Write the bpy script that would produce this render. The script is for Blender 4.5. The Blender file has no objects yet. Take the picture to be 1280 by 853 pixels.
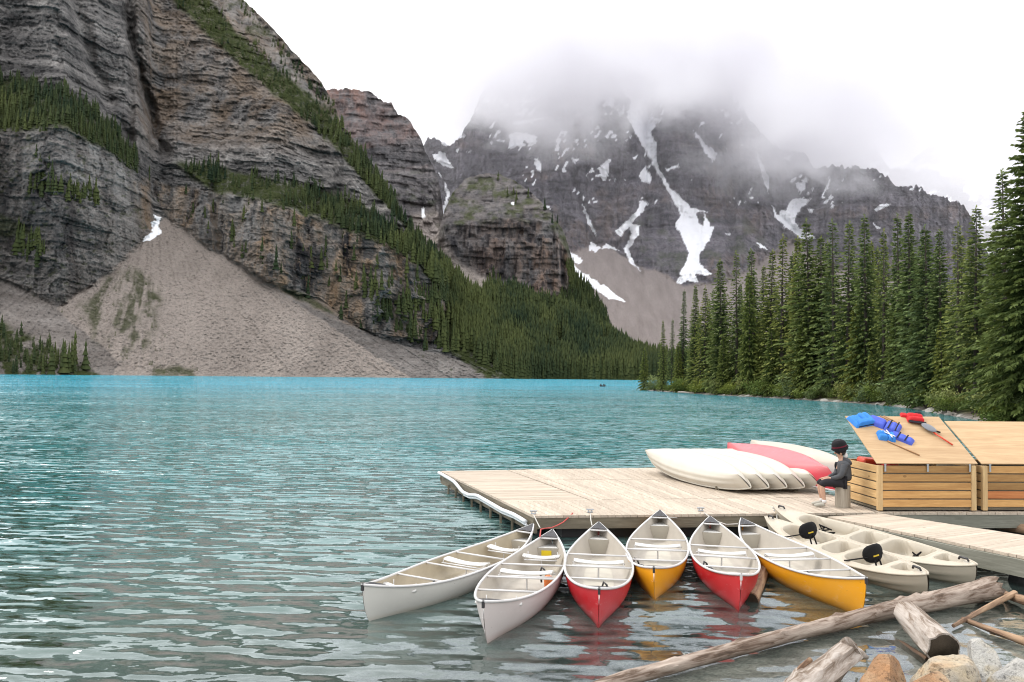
import bpy, bmesh, math, random
import numpy as np
from mathutils import Vector, Matrix
SC = bpy.context.scene
COL = SC.collection
PI = math.pi
rad = math.radians

# ------------------------------------------------------------------ camera
EYE = 3.0                       # eye height above the lake
FPX = 1075.0                    # focal length in photograph pixels (1280 wide)
PITCH, ROLL = rad(2.25), rad(0.69)
CAMROT = Matrix.Rotation(PI / 2 + PITCH, 3, 'X') @ Matrix.Rotation(ROLL, 3, 'Z')
cam = bpy.data.cameras.new('camera')
cam.sensor_width = 36.0
cam.lens = 36.0 * FPX / 1280.0
cam.clip_start, cam.clip_end = 0.1, 20000.0
camo = bpy.data.objects.new('camera', cam)
COL.objects.link(camo)
camo.location = (0, 0, EYE)
camo.rotation_euler = CAMROT.to_euler()
SC.camera = camo

# ------------------------------------------------------------------ sky, sun, exposure
SUN_EL, SUN_AZ = rad(52), rad(-70)          # azimuth from +Y, clockwise
world = bpy.data.worlds.new('World')
SC.world = world
world.use_nodes = True
wn, wl = world.node_tree.nodes, world.node_tree.links
wn.clear()
wo = wn.new('ShaderNodeOutputWorld')
wb = wn.new('ShaderNodeBackground'); wb.inputs[1].default_value = 1.0
sky = wn.new('ShaderNodeTexSky'); sky.sky_type = 'NISHITA'; sky.sun_disc = False
sky.sun_elevation, sky.sun_rotation = SUN_EL, SUN_AZ
sky.dust_density = 3.0
sk = wn.new('ShaderNodeVectorMath'); sk.operation = 'SCALE'; sk.inputs[3].default_value = 0.09
wl.new(sky.outputs[0], sk.inputs[0])
tc = wn.new('ShaderNodeTexCoord')
no = wn.new('ShaderNodeTexNoise'); no.inputs['Scale'].default_value = 2.2; no.inputs['Detail'].default_value = 6
wl.new(tc.outputs['Generated'], no.inputs['Vector'])
cr = wn.new('ShaderNodeValToRGB')           # overcast cloud sheet, nearly even
cr.color_ramp.elements[0].position, cr.color_ramp.elements[0].color = 0.3, (1.22, 1.23, 1.27, 1)
cr.color_ramp.elements[1].position, cr.color_ramp.elements[1].color = 0.7, (1.46, 1.46, 1.47, 1)
wl.new(no.outputs['Fac'], cr.inputs['Fac'])
mx = wn.new('ShaderNodeMixRGB'); mx.inputs[0].default_value = 0.92
wl.new(sk.outputs[0], mx.inputs[1]); wl.new(cr.outputs[0], mx.inputs[2])
wl.new(mx.outputs[0], wb.inputs[0]); wl.new(wb.outputs[0], wo.inputs[0])
sun = bpy.data.lights.new('sun', 'SUN')
sun.energy, sun.angle, sun.color = 1.3, rad(18), (1.0, 0.96, 0.9)
suno = bpy.data.objects.new('sun', sun); COL.objects.link(suno)
sd = Vector((math.sin(SUN_AZ) * math.cos(SUN_EL), math.cos(SUN_AZ) * math.cos(SUN_EL), math.sin(SUN_EL)))
suno.rotation_euler = sd.to_track_quat('Z', 'Y').to_euler()
suno.location = (-30, 0, 60)
SC.view_settings.view_transform = 'Standard'
SC.view_settings.look = 'None'
SC.view_settings.exposure, SC.view_settings.gamma = 0.62, 1.0
cy = SC.cycles
cy.use_denoising = True
cy.filter_width = 1.1
cy.max_bounces, cy.diffuse_bounces, cy.glossy_bounces, cy.transmission_bounces = 12, 3, 3, 4
cy.volume_bounces, cy.transparent_max_bounces = 12, 24
cy.caustics_reflective = cy.caustics_refractive = False
cy.volume_step_rate = 1.0
cy.volume_max_steps = 256

# ------------------------------------------------------------------ survey: bearings from a map pixel to the ground
def ray(px, py):
    return CAMROT @ Vector(((px - 640) / FPX, (426.5 - py) / FPX, -1.0))
def at(px, py, z=0.0):
    d = ray(px, py); t = (z - EYE) / d.z
    return Vector((d.x * t, d.y * t, z))
def at_r(px, py, y):
    d = ray(px, py); t = y / d.y
    return Vector((d.x * t, y, EYE + d.z * t))

# ------------------------------------------------------------------ numpy noise
def _h(ix, iy, seed):
    h = (ix * np.uint32(374761393) + iy * np.uint32(668265263) + np.uint32((seed * 1274126177) & 0xFFFFFFFF))
    h = (h ^ (h >> np.uint32(13))) * np.uint32(1274126177)
    h = (h ^ (h >> np.uint32(16))) * np.uint32(2246822519)
    h = h ^ (h >> np.uint32(15))
    return (h & np.uint32(0xFFFFFF)).astype(np.float32) * np.float32(1 / 0xFFFFFF)
def vnoise(x, y, seed=0):
    x, y = np.broadcast_arrays(np.asarray(x, np.float32), np.asarray(y, np.float32))
    fx, fy = np.floor(x), np.floor(y)
    ix, iy = fx.astype(np.int32).astype(np.uint32), fy.astype(np.int32).astype(np.uint32)
    tx, ty = x - fx, y - fy
    tx, ty = (t * t * t * (t * (t * 6 - 15) + 10) for t in (tx, ty))
    o = np.uint32(1)
    a = _h(ix, iy, seed); a = a + (_h(ix + o, iy, seed) - a) * tx
    b = _h(ix, iy + o, seed); b = b + (_h(ix + o, iy + o, seed) - b) * tx
    return (a + (b - a) * ty) * 2 - 1
def blocks(x, z, w, h, seed=0):
    """fractured bedrock: courses of uneven blocks, each set back by its own amount"""
    z = z + 0.25 * h * vnoise(x / (4 * w), z / (3 * h), seed + 5)
    row = np.floor(z / h).astype(np.int32).astype(np.uint32)
    off = _h(row, row * np.uint32(7) + np.uint32(3), seed) * w * 7
    ww = w * (0.6 + 0.9 * _h(row, row + np.uint32(11), seed + 1))
    cell = np.floor((x + off) / ww).astype(np.int32).astype(np.uint32)
    return _h(cell, row, seed + 2) * 2 - 1
def fbm(x, y, oct=4, seed=0, gain=0.5):
    r, a, t = 0, 1.0, 0.0
    for k in range(oct):
        r = r + a * vnoise(x * 2 ** k, y * 2 ** k, seed + k * 17); t += a; a *= gain
    return r / t
def ridged(x, y, oct=4, seed=0):
    r, a, t = 0, 1.0, 0.0
    for k in range(oct):
        r = r + a * (1 - np.abs(vnoise(x * 2 ** k, y * 2 ** k, seed + k * 17)) * 2); t += a; a *= 0.5
    return r / t
def smooth(e0, e1, x):
    t = np.clip((x - e0) / (e1 - e0), 0, 1); return t * t * (3 - 2 * t)
def poly_mask(px, py, poly):
    m = np.zeros(px.shape, bool); n = len(poly)
    for i in range(n):
        x1, y1 = poly[i]; x2, y2 = poly[(i + 1) % n]
        if y1 == y2: continue
        c = ((y1 > py) != (y2 > py)) & (px < (x2 - x1) * (py - y1) / (y2 - y1) + x1)
        m ^= c
    return m.astype(float)
def blur(a, k):
    for ax in (0, 1):
        s = 0
        for d in range(-k, k + 1):
            s = s + np.take(a, np.clip(np.arange(a.shape[ax]) + d, 0, a.shape[ax] - 1), axis=ax)
        a = s / (2 * k + 1)
    return a
def pl(pts):
    xs, ys = [p[0] for p in pts], [p[1] for p in pts]
    return lambda x: np.interp(x, xs, ys)
def seg_dist(px, py, line):
    d = np.full(px.shape, 1e9)
    for (x1, y1), (x2, y2) in zip(line[:-1], line[1:]):
        vx, vy = x2 - x1, y2 - y1
        t = np.clip(((px - x1) * vx + (py - y1) * vy) / (vx * vx + vy * vy), 0, 1)
        d = np.minimum(d, np.hypot(px - x1 - t * vx, py - y1 - t * vy))
    return d

# ------------------------------------------------------------------ materials
class NT:
    def __init__(s, name):
        s.m = bpy.data.materials.new(name); s.m.use_nodes = True
        s.n, s.l = s.m.node_tree.nodes, s.m.node_tree.links
        s.n.clear(); s.out = s.n.new('ShaderNodeOutputMaterial')
    def _in(s, sock, v):
        if isinstance(v, bpy.types.NodeSocket): s.l.new(v, sock)
        elif v is not None:
            if hasattr(sock.default_value, '__len__') and not hasattr(v, '__len__'): v = (v,) * len(sock.default_value)
            elif hasattr(v, '__len__') and len(sock.default_value) == 4 and len(v) == 3: v = (*v, 1)
            sock.default_value = v
    def node(s, t, ins=None, **kw):
        n = s.n.new('ShaderNode' + t)
        for k, v in kw.items(): setattr(n, k, v)
        for k, v in (ins or {}).items(): s._in(n.inputs[k], v)
        return n
    def math(s, op, a, b=None, c=None, clamp=False):
        n = s.n.new('ShaderNodeMath'); n.operation = op; n.use_clamp = clamp
        for i, v in enumerate((a, b, c)):
            if v is not None: s._in(n.inputs[i], v)
        return n.outputs[0]
    def mix(s, f, a, b, mode='MIX'):
        n = s.n.new('ShaderNodeMixRGB'); n.blend_type = mode
        for i, v in enumerate((f, a, b)): s._in(n.inputs[i], v)
        return n.outputs[0]
    def ramp(s, f, stops, interp='LINEAR'):
        n = s.n.new('ShaderNodeValToRGB'); e = n.color_ramp.elements; n.color_ramp.interpolation = interp
        while len(e) < len(stops): e.new(0.5)
        for k, (p, c) in enumerate(stops):
            e[k].position = p; e[k].color = (*c, 1) if hasattr(c, '__len__') else (c, c, c, 1)
        s.l.new(f, n.inputs[0]); return n.outputs[0]
    def noise(s, vec, scale=1.0, detail=3.0, rough=0.5, col=False, dist=0.0):
        n = s.node('TexNoise', {'Scale': scale, 'Detail': detail, 'Roughness': rough, 'Distortion': dist})
        if vec is not None: s.l.new(vec, n.inputs['Vector'])
        return n.outputs['Color' if col else 'Fac']
    def mapping(s, vec, scale=(1, 1, 1), loc=(0, 0, 0), rot=(0, 0, 0)):
        n = s.node('Mapping', {'Scale': scale, 'Location': loc, 'Rotation': rot}); s.l.new(vec, n.inputs[0]); return n.outputs[0]
    def pos(s): return s.n.new('ShaderNodeNewGeometry').outputs['Position']
    def obj(s): return s.n.new('ShaderNodeTexCoord').outputs['Object']
    def rnd(s): return s.n.new('ShaderNodeObjectInfo').outputs['Random']
    def attr(s, name):
        n = s.n.new('ShaderNodeAttribute'); n.attribute_name = name
        return n
    def bump(s, h, strength=0.3, dist=0.02, normal=None):
        n = s.node('Bump', {'Height': h, 'Strength': strength, 'Distance': dist})
        if normal is not None: s.l.new(normal, n.inputs['Normal'])
        return n.outputs[0]
    def bsdf(s, color, rough=0.6, spec=0.4, normal=None, metal=0.0, **kw):
        n = s.node('BsdfPrincipled', {'Base Color': color, 'Roughness': rough, 'Specular IOR Level': spec, 'Metallic': metal})
        for k, v in kw.items(): s._in(n.inputs[k.replace('_', ' ')], v)
        if normal is not None: s.l.new(normal, n.inputs['Normal'])
        s.l.new(n.outputs[0], s.out.inputs[0]); return n

def m_simple(name, col, rough=0.5, spec=0.4, vary=0.12, scale=8.0, bump=0.0, metal=0.0):
    t = NT(name)
    v = t.noise(t.obj(), scale, 4, 0.6)
    c = t.mix(t.math('MULTIPLY', v, vary * 2), col, tuple(k * 0.5 for k in col))
    nrm = t.bump(t.noise(t.obj(), scale * 4, 3), bump, 0.01) if bump else None
    t.bsdf(c, rough, spec, nrm, metal)
    return t.m

def m_gel(name, col, stain=(0.30, 0.24, 0.15), rough=0.3):
    """rental-boat gel coat: scratches along the hull, chalky fading, a tide line of grime"""
    t = NT(name); p = t.obj(); r = t.rnd()
    off = t.node('CombineXYZ', {'X': t.math('MULTIPLY', r, 31.0), 'Y': t.math('MULTIPLY', r, 17.0), 'Z': 0.0}).outputs[0]
    p = t.node('VectorMath', {0: p, 1: off}, operation='ADD').outputs[0]
    z = t.node('SeparateXYZ', {0: t.obj()}).outputs[2]
    fade = t.noise(p, 2.2, 5, 0.6)
    c = t.mix(t.ramp(fade, [(0.42, 0.0), (0.70, 0.22)]), col, tuple(min(1, x * 0.8 + 0.10) for x in col))
    c = t.mix(t.ramp(t.noise(p, 0.9, 3), [(0.4, 0.0), (0.6, 0.22)]), c, tuple(x * 0.6 for x in col))
    sc = t.noise(t.mapping(p, (1.4, 30, 46), rot=(0, 0.05, 0)), 1.0, 5, 0.7)
    c = t.mix(t.ramp(sc, [(0.63, 0.0), (0.68, 0.55)]), c, tuple(min(1, x * 0.5 + 0.32) for x in col))
    ch = t.noise(p, 16.0, 3, 0.6)
    c = t.mix(t.ramp(ch, [(0.70, 0.0), (0.74, 0.6)]), c, (0.08, 0.07, 0.06))
    tide = t.node('MapRange', {'Value': t.math('ADD', z, t.math('MULTIPLY', fade, 0.10)), 'From Min': 0.16, 'From Max': 0.04}).outputs[0]
    c = t.mix(t.math('MULTIPLY', tide, 0.5), c, stain)
    t.bsdf(c, t.math('ADD', t.math('MULTIPLY', fade, 0.35), rough - 0.1), 0.45, t.bump(fade, 0.08, 0.02))
    return t.m

def m_wood(name, light, dark, rough=0.75, axis=0, rnd=0.35, grain=1.0, knots=True):
    """weathered timber: grain along one axis of the world, board to board variation, knots"""
    t = NT(name)
    p = t.obj(); r = t.rnd()
    off = t.node('CombineXYZ', {'X': t.math('MULTIPLY', r, 37.0), 'Y': t.math('MULTIPLY', r, 91.0), 'Z': t.math('MULTIPLY', r, 13.0)}).outputs[0]
    p = t.node('VectorMath', {0: p, 1: off}, operation='ADD').outputs[0]
    sc = [14.0 * grain] * 3; sc[axis] = 1.2 * grain
    g = t.noise(t.mapping(p, sc), 1.0, 6, 0.62, dist=0.6)
    f = t.noise(t.mapping(p, [s * 4 for s in sc]), 1.0, 4, 0.6)
    b = t.noise(p, 1.3, 3, 0.5)
    k = t.math('ADD', t.math('MULTIPLY', g, 0.65), t.math('MULTIPLY', f, 0.35))
    c = t.ramp(k, [(0.33, dark), (0.5, tuple((a + b2) / 2 for a, b2 in zip(light, dark))), (0.64, light)])
    c = t.mix(t.math('MULTIPLY', b, 0.45), c, tuple(x * 0.62 for x in light))
    sh = t.math('ADD', t.math('MULTIPLY', t.math('SUBTRACT', r, 0.5), rnd), 1.0)
    c = t.mix(1.0, c, t.node('CombineXYZ', {'X': sh, 'Y': sh, 'Z': sh}).outputs[0], 'MULTIPLY')
    if knots:
        vo = t.node('TexVoronoi', {'Scale': 2.3}); t.l.new(t.mapping(p, [1.0 if i != axis else 0.6 for i in range(3)]), vo.inputs['Vector'])
        kn = t.math('LESS_THAN', vo.outputs['Distance'], 0.055)
        c = t.mix(t.math('MULTIPLY', kn, 0.6), c, tuple(x * 0.35 for x in dark))
    t.bsdf(c, rough, 0.25, t.bump(k, 0.35, 0.006))
    return t.m

# ------------------------------------------------------------------ mesh helpers
def tag(o, label=None, cat=None, group=None, kind=None):
    if label: o['label'] = label
    if cat: o['category'] = cat
    if group: o['group'] = group
    if kind: o['kind'] = kind
    return o
def empty(name, loc=(0, 0, 0), rot=(0, 0, 0), label=None, cat=None, group=None):
    o = bpy.data.objects.new(name, None); COL.objects.link(o)
    o.empty_display_size = 0.2; o.location = loc; o.rotation_euler = rot
    return tag(o, label, cat, group)
def mesh_obj(name, verts, faces, mat, parent=None, sm=False, loc=None, rot=None):
    me = bpy.data.meshes.new(name)
    me.from_pydata([tuple(v) for v in verts], [], [tuple(f) for f in faces])
    if sm: me.polygons.foreach_set('use_smooth', [True] * len(me.polygons))
    me.materials.append(mat); me.update()
    o = bpy.data.objects.new(name, me); COL.objects.link(o)
    if parent: o.parent = parent
    if loc is not None: o.location = loc
    if rot is not None: o.rotation_euler = rot
    return o
def np_mesh(name, V, F, mat, parent=None, sm=False, attrs=None):
    """V (n,3), F (m,3|4) numpy arrays"""
    me = bpy.data.meshes.new(name)
    k = F.shape[1]
    me.vertices.add(len(V)); me.vertices.foreach_set('co', np.ascontiguousarray(V, np.float32).ravel())
    me.loops.add(F.size); me.loops.foreach_set('vertex_index', np.ascontiguousarray(F, np.int32).ravel())
    me.polygons.add(len(F)); me.polygons.foreach_set('loop_start', np.arange(0, F.size, k, dtype=np.int32))
    me.polygons.foreach_set('loop_total', np.full(len(F), k, np.int32))
    if sm: me.polygons.foreach_set('use_smooth', np.ones(len(F), bool))
    for an, av in (attrs or {}).items():
        a = me.attributes.new(an, 'FLOAT_COLOR', 'POINT')
        a.data.foreach_set('color', np.ascontiguousarray(np.concatenate([av, np.ones((len(V), 1))], 1), np.float32).ravel())
    me.materials.append(mat); me.update(); me.validate()
    o = bpy.data.objects.new(name, me); COL.objects.link(o)
    if parent: o.parent = parent
    return o
class MB:
    def __init__(s): s.v, s.f = [], []
    def add(s, vs, fs):
        b = len(s.v); s.v += [Vector(v) for v in vs]; s.f += [tuple(i + b for i in f) for f in fs]; return s
    def hexa(s, lo, hi):
        """lo, hi: 4 corner points each, counter-clockwise from above"""
        return s.add(list(lo) + list(hi), [(3, 2, 1, 0), (4, 5, 6, 7), (0, 1, 5, 4), (1, 2, 6, 5), (2, 3, 7, 6), (3, 0, 4, 7)])
    def box(s, c, d, rot=None):
        x, y, z = (k / 2 for k in d)
        lo = [Vector(p) for p in ((-x, -y, -z), (x, -y, -z), (x, y, -z), (-x, y, -z))]
        hi = [Vector((p.x, p.y, z)) for p in lo]
        if rot is not None: lo = [rot @ p for p in lo]; hi = [rot @ p for p in hi]
        c = Vector(c)
        return s.hexa([p + c for p in lo], [p + c for p in hi])
    def bbox(s, c, d, bv=0.01, seg=2, rot=None):
        """bevelled box"""
        bm = bmesh.new(); bmesh.ops.create_cube(bm, size=1)
        bmesh.ops.scale(bm, vec=d, verts=bm.verts)
        bmesh.ops.bevel(bm, geom=bm.edges[:], offset=min(bv, min(d) * 0.49), segments=seg, affect='EDGES', profile=0.5)
        bm.verts.index_update()
        vs = [(rot @ v.co if rot is not None else v.co.copy()) + Vector(c) for v in bm.verts]
        fs = [[v.index for v in f.verts] for f in bm.faces]; bm.free()
        return s.add(vs, fs)
    def tube(s, pts, r, n=8, cap=True, up=None):
        pts = [Vector(p) for p in pts]; m = len(pts)
        rs = r if hasattr(r, '__len__') else [r] * m
        vs, fs = [], []
        T0 = (pts[1] - pts[0]).normalized()
        u = (up or (Vector((0, 0, 1)) if abs(T0.z) < 0.9 else Vector((1, 0, 0)))).cross(T0).normalized()
        for i, p in enumerate(pts):
            T = (pts[min(i + 1, m - 1)] - pts[max(i - 1, 0)]).normalized()
            u = (u - T * u.dot(T)).normalized(); w = T.cross(u)
            for k in range(n):
                a = 2 * PI * k / n; vs.append(p + (u * math.cos(a) + w * math.sin(a)) * rs[i])
        for i in range(m - 1):
            for k in range(n):
                k2 = (k + 1) % n; fs.append((i * n + k, i * n + k2, (i + 1) * n + k2, (i + 1) * n + k))
        if cap: fs += [tuple(reversed(range(n))), tuple(range((m - 1) * n, m * n))]
        return s.add(vs, fs)
    def loft(s, rows, closed=False, caps=False):
        n = len(rows[0]); vs = [p for r in rows for p in r]; fs = []
        for i in range(len(rows) - 1):
            for k in range(n if closed else n - 1):
                k2 = (k + 1) % n
                fs.append((i * n + k, i * n + k2, (i + 1) * n + k2, (i + 1) * n + k))
        if caps: fs += [tuple(reversed(range(n))), tuple(range((len(rows) - 1) * n, len(rows) * n))]
        return s.add(vs, fs)
    def ball(s, c, r, n=10, m=7, sc=(1, 1, 1), rot=None):
        rows = []
        for i in range(m + 1):
            th = PI * i / m; row = []
            for k in range(n):
                a = 2 * PI * k / n
                p = Vector((math.sin(th) * math.cos(a) * sc[0], math.sin(th) * math.sin(a) * sc[1], math.cos(th) * sc[2])) * r
                row.append((rot @ p if rot is not None else p) + Vector(c))
            rows.append(row)
        return s.loft(rows, closed=True)
    def build(s, name, mat, parent=None, sm=False, loc=None, rot=None):
        return mesh_obj(name, s.v, s.f, mat, parent, sm, loc, rot)
def auto_smooth(o, ang=35):
    me = o.data
    bm = bmesh.new(); bm.from_mesh(me)
    for e in bm.edges:
        if len(e.link_faces) == 2: e.smooth = e.calc_face_angle(0) < rad(ang)
    for f in bm.faces: f.smooth = True
    bm.to_mesh(me); bm.free(); return o
def copy_tree(o, parent=None):
    c = o.copy(); COL.objects.link(c); c.parent = parent
    for ch in o.children: copy_tree(ch, c)
    return c
rng = np.random.default_rng(7)
random.seed(11)
# ================================================================== the lake
def m_water():
    t = NT('lake_water'); p = t.pos()
    sep = t.node('SeparateXYZ', {0: p}); X, Y = sep.outputs[0], sep.outputs[1]
    off = t.math('SUBTRACT', t.math('MULTIPLY', Y, 0.8), t.math('MULTIPLY', X, 0.6))    # metres out from the near beach
    def mr(v, a, b, c=0.0, d=1.0, smooth=True):
        n = t.node('MapRange', {'Value': v, 'From Min': a, 'From Max': b, 'To Min': c, 'To Max': d})
        if smooth: n.interpolation_type = 'SMOOTHSTEP'
        return n.outputs[0]
    # wind ripples as slopes, calmer in the lee of the dock and beach
    v1 = t.noise(t.mapping(p, (1.35, 4.0, 1), rot=(0, 0, rad(8))), 1.0, 3.5, 0.55, col=True, dist=0.35)
    v2 = t.noise(t.mapping(p, (0.16, 0.5, 1), rot=(0, 0, rad(-6))), 1.0, 2, 0.5, col=True)
    v3 = t.noise(t.mapping(p, (3.2, 6.5, 1)), 1.0, 3, 0.6, col=True)
    h = (0.5, 0.5, 0.5)
    sub = lambda v: t.node('VectorMath', {0: v, 1: h}, operation='SUBTRACT').outputs[0]
    scl = lambda v, k: t.node('VectorMath', {0: v, 'Scale': k}, operation='SCALE').outputs[0]
    add = lambda a, b: t.node('VectorMath', {0: a, 1: b}, operation='ADD').outputs[0]
    w = add(add(scl(sub(v1), 2.0), scl(sub(v2), 0.8)), scl(sub(v3), 1.1))
    # two crossing trains of short wind waves with wandering crests
    def train(lam, skew, warp, amp_, ax, ay, lo):
        nz = t.noise(t.mapping(p, (ax, ay, 1), loc=lo), 1.0, 2.5, 0.5)
        ph = t.math('ADD', t.math('MULTIPLY', t.math('ADD', Y, t.math('MULTIPLY', X, skew)), 6.2832 / lam), t.math('MULTIPLY', nz, warp))
        s_ = t.math('MULTIPLY', t.math('SINE', ph), amp_)
        return t.node('CombineXYZ', {'X': t.math('MULTIPLY', s_, skew * 2.0), 'Y': s_}).outputs[0]
    w = add(w, add(train(0.40, 0.14, 17.0, 0.25, 0.62, 1.3, (0, 0, 0)), train(0.78, -0.10, 15.0, 0.16, 0.32, 0.7, (7, 3, 0))))
    gust = mr(t.noise(t.mapping(p, (0.02, 0.05, 1)), 1.0, 3), 0.35, 0.65, 0.75, 1.2)
    amp = t.math('MULTIPLY', gust, mr(off, 4.5, 11.0, 0.10, 1.0))
    w = scl(w, amp)
    w = t.node('VectorMath', {0: w, 1: (0.75, 1.0, 0.0)}, operation='MULTIPLY').outputs[0]
    N = t.node('VectorMath', {0: add(w, (0, 0, 1))}, operation='NORMALIZE').outputs[0]
    # glacial silt: clear over the beach, milky green, then turquoise over deep water
    silt = mr(off, 4.0, 13.0, 0.12, 1.0)
    deep = mr(off, 7.0, 28.0)
    far = mr(off, 30.0, 220.0)
    col = t.mix(deep, (0.095, 0.125, 0.105), (0.040, 0.150, 0.152))
    col = t.mix(far, col, (0.022, 0.270, 0.370))
    lane = t.ramp(t.noise(t.mapping(p, (0.010, 0.045, 1), loc=(5, 1, 0)), 1.0, 4, 0.6), [(0.35, 0.0), (0.65, 1.0)])
    col = t.mix(t.math('MULTIPLY', lane, 0.22), col, (0.045, 0.230, 0.270))
    body = t.node('BsdfDiffuse', {'Color': col})
    clear = t.node('BsdfTransparent', {'Color': (0.90, 0.93, 0.90)})
    under = t.node('MixShader', {0: silt, 1: clear.outputs[0], 2: body.outputs[0]})
    gl = t.node('BsdfGlossy', {'Color': (0.93, 0.985, 1.0), 'Roughness': 0.03, 'Normal': N})
    fr = t.node('Fresnel', {'IOR': 1.38, 'Normal': N})
    fr = t.node('Math', {0: fr.outputs[0], 1: 0.72}, operation='POWER')
    sh = t.node('MixShader', {0: fr.outputs[0], 1: under.outputs[0], 2: gl.outputs[0]})
    t.l.new(sh.outputs[0], t.out.inputs[0])
    return t.m
lake = mesh_obj('lake', [(-900, -30, 0), (900, -30, 0), (900, 900, 0), (-900, 900, 0)], [(0, 1, 2, 3)], m_water())
tag(lake, 'turquoise glacial lake with wind ripples, grey green near the dock', 'lake', kind='structure')

def m_gravel():
    t = NT('gravel_bed'); p = t.pos()
    v = t.node('TexVoronoi', {'Scale': 9.0, 'Randomness': 1.0}); t.l.new(p, v.inputs['Vector'])
    v2 = t.node('TexVoronoi', {'Scale': 26.0}); t.l.new(p, v2.inputs['Vector'])
    c = t.mix(0.5, v.outputs['Color'], v2.outputs['Color'])
    g = t.node('RGBToBW', {0: c}).outputs[0]
    c = t.ramp(g, [(0.2, (0.20, 0.20, 0.185)), (0.5, (0.38, 0.365, 0.335)), (0.85, (0.58, 0.56, 0.52))])
    h = t.math('ADD', t.math('MULTIPLY', v.outputs['Distance'], -1.0), t.math('MULTIPLY', v2.outputs['Distance'], -0.4))
    t.bsdf(c, 0.85, 0.3, t.bump(h, 0.8, 0.05))
    return t.m
gx, gy = np.meshgrid(np.linspace(-22, 26, 120), np.linspace(-14, 34, 120))
dd = gy * 0.8 - gx * 0.6
gz = np.where(dd > 3, -(dd - 3) * 0.14, -(dd - 3) * 0.10) + 0.05 * fbm(gx * 0.8, gy * 0.8, oct=3, seed=5) - 0.10
gz = np.maximum(gz, -4)
def grid_faces(nr, nc):
    i = np.arange(nr * nc).reshape(nr, nc)
    return np.stack([i[:-1, :-1], i[:-1, 1:], i[1:, 1:], i[1:, :-1]], -1).reshape(-1, 4)
bed = np_mesh('lake_bed', np.stack([gx, gy, gz], -1).reshape(-1, 3), grid_faces(120, 120), m_gravel(), sm=True)
tag(bed, 'grey gravel lake bed rising to the beach', 'lake bed', kind='structure')

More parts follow.
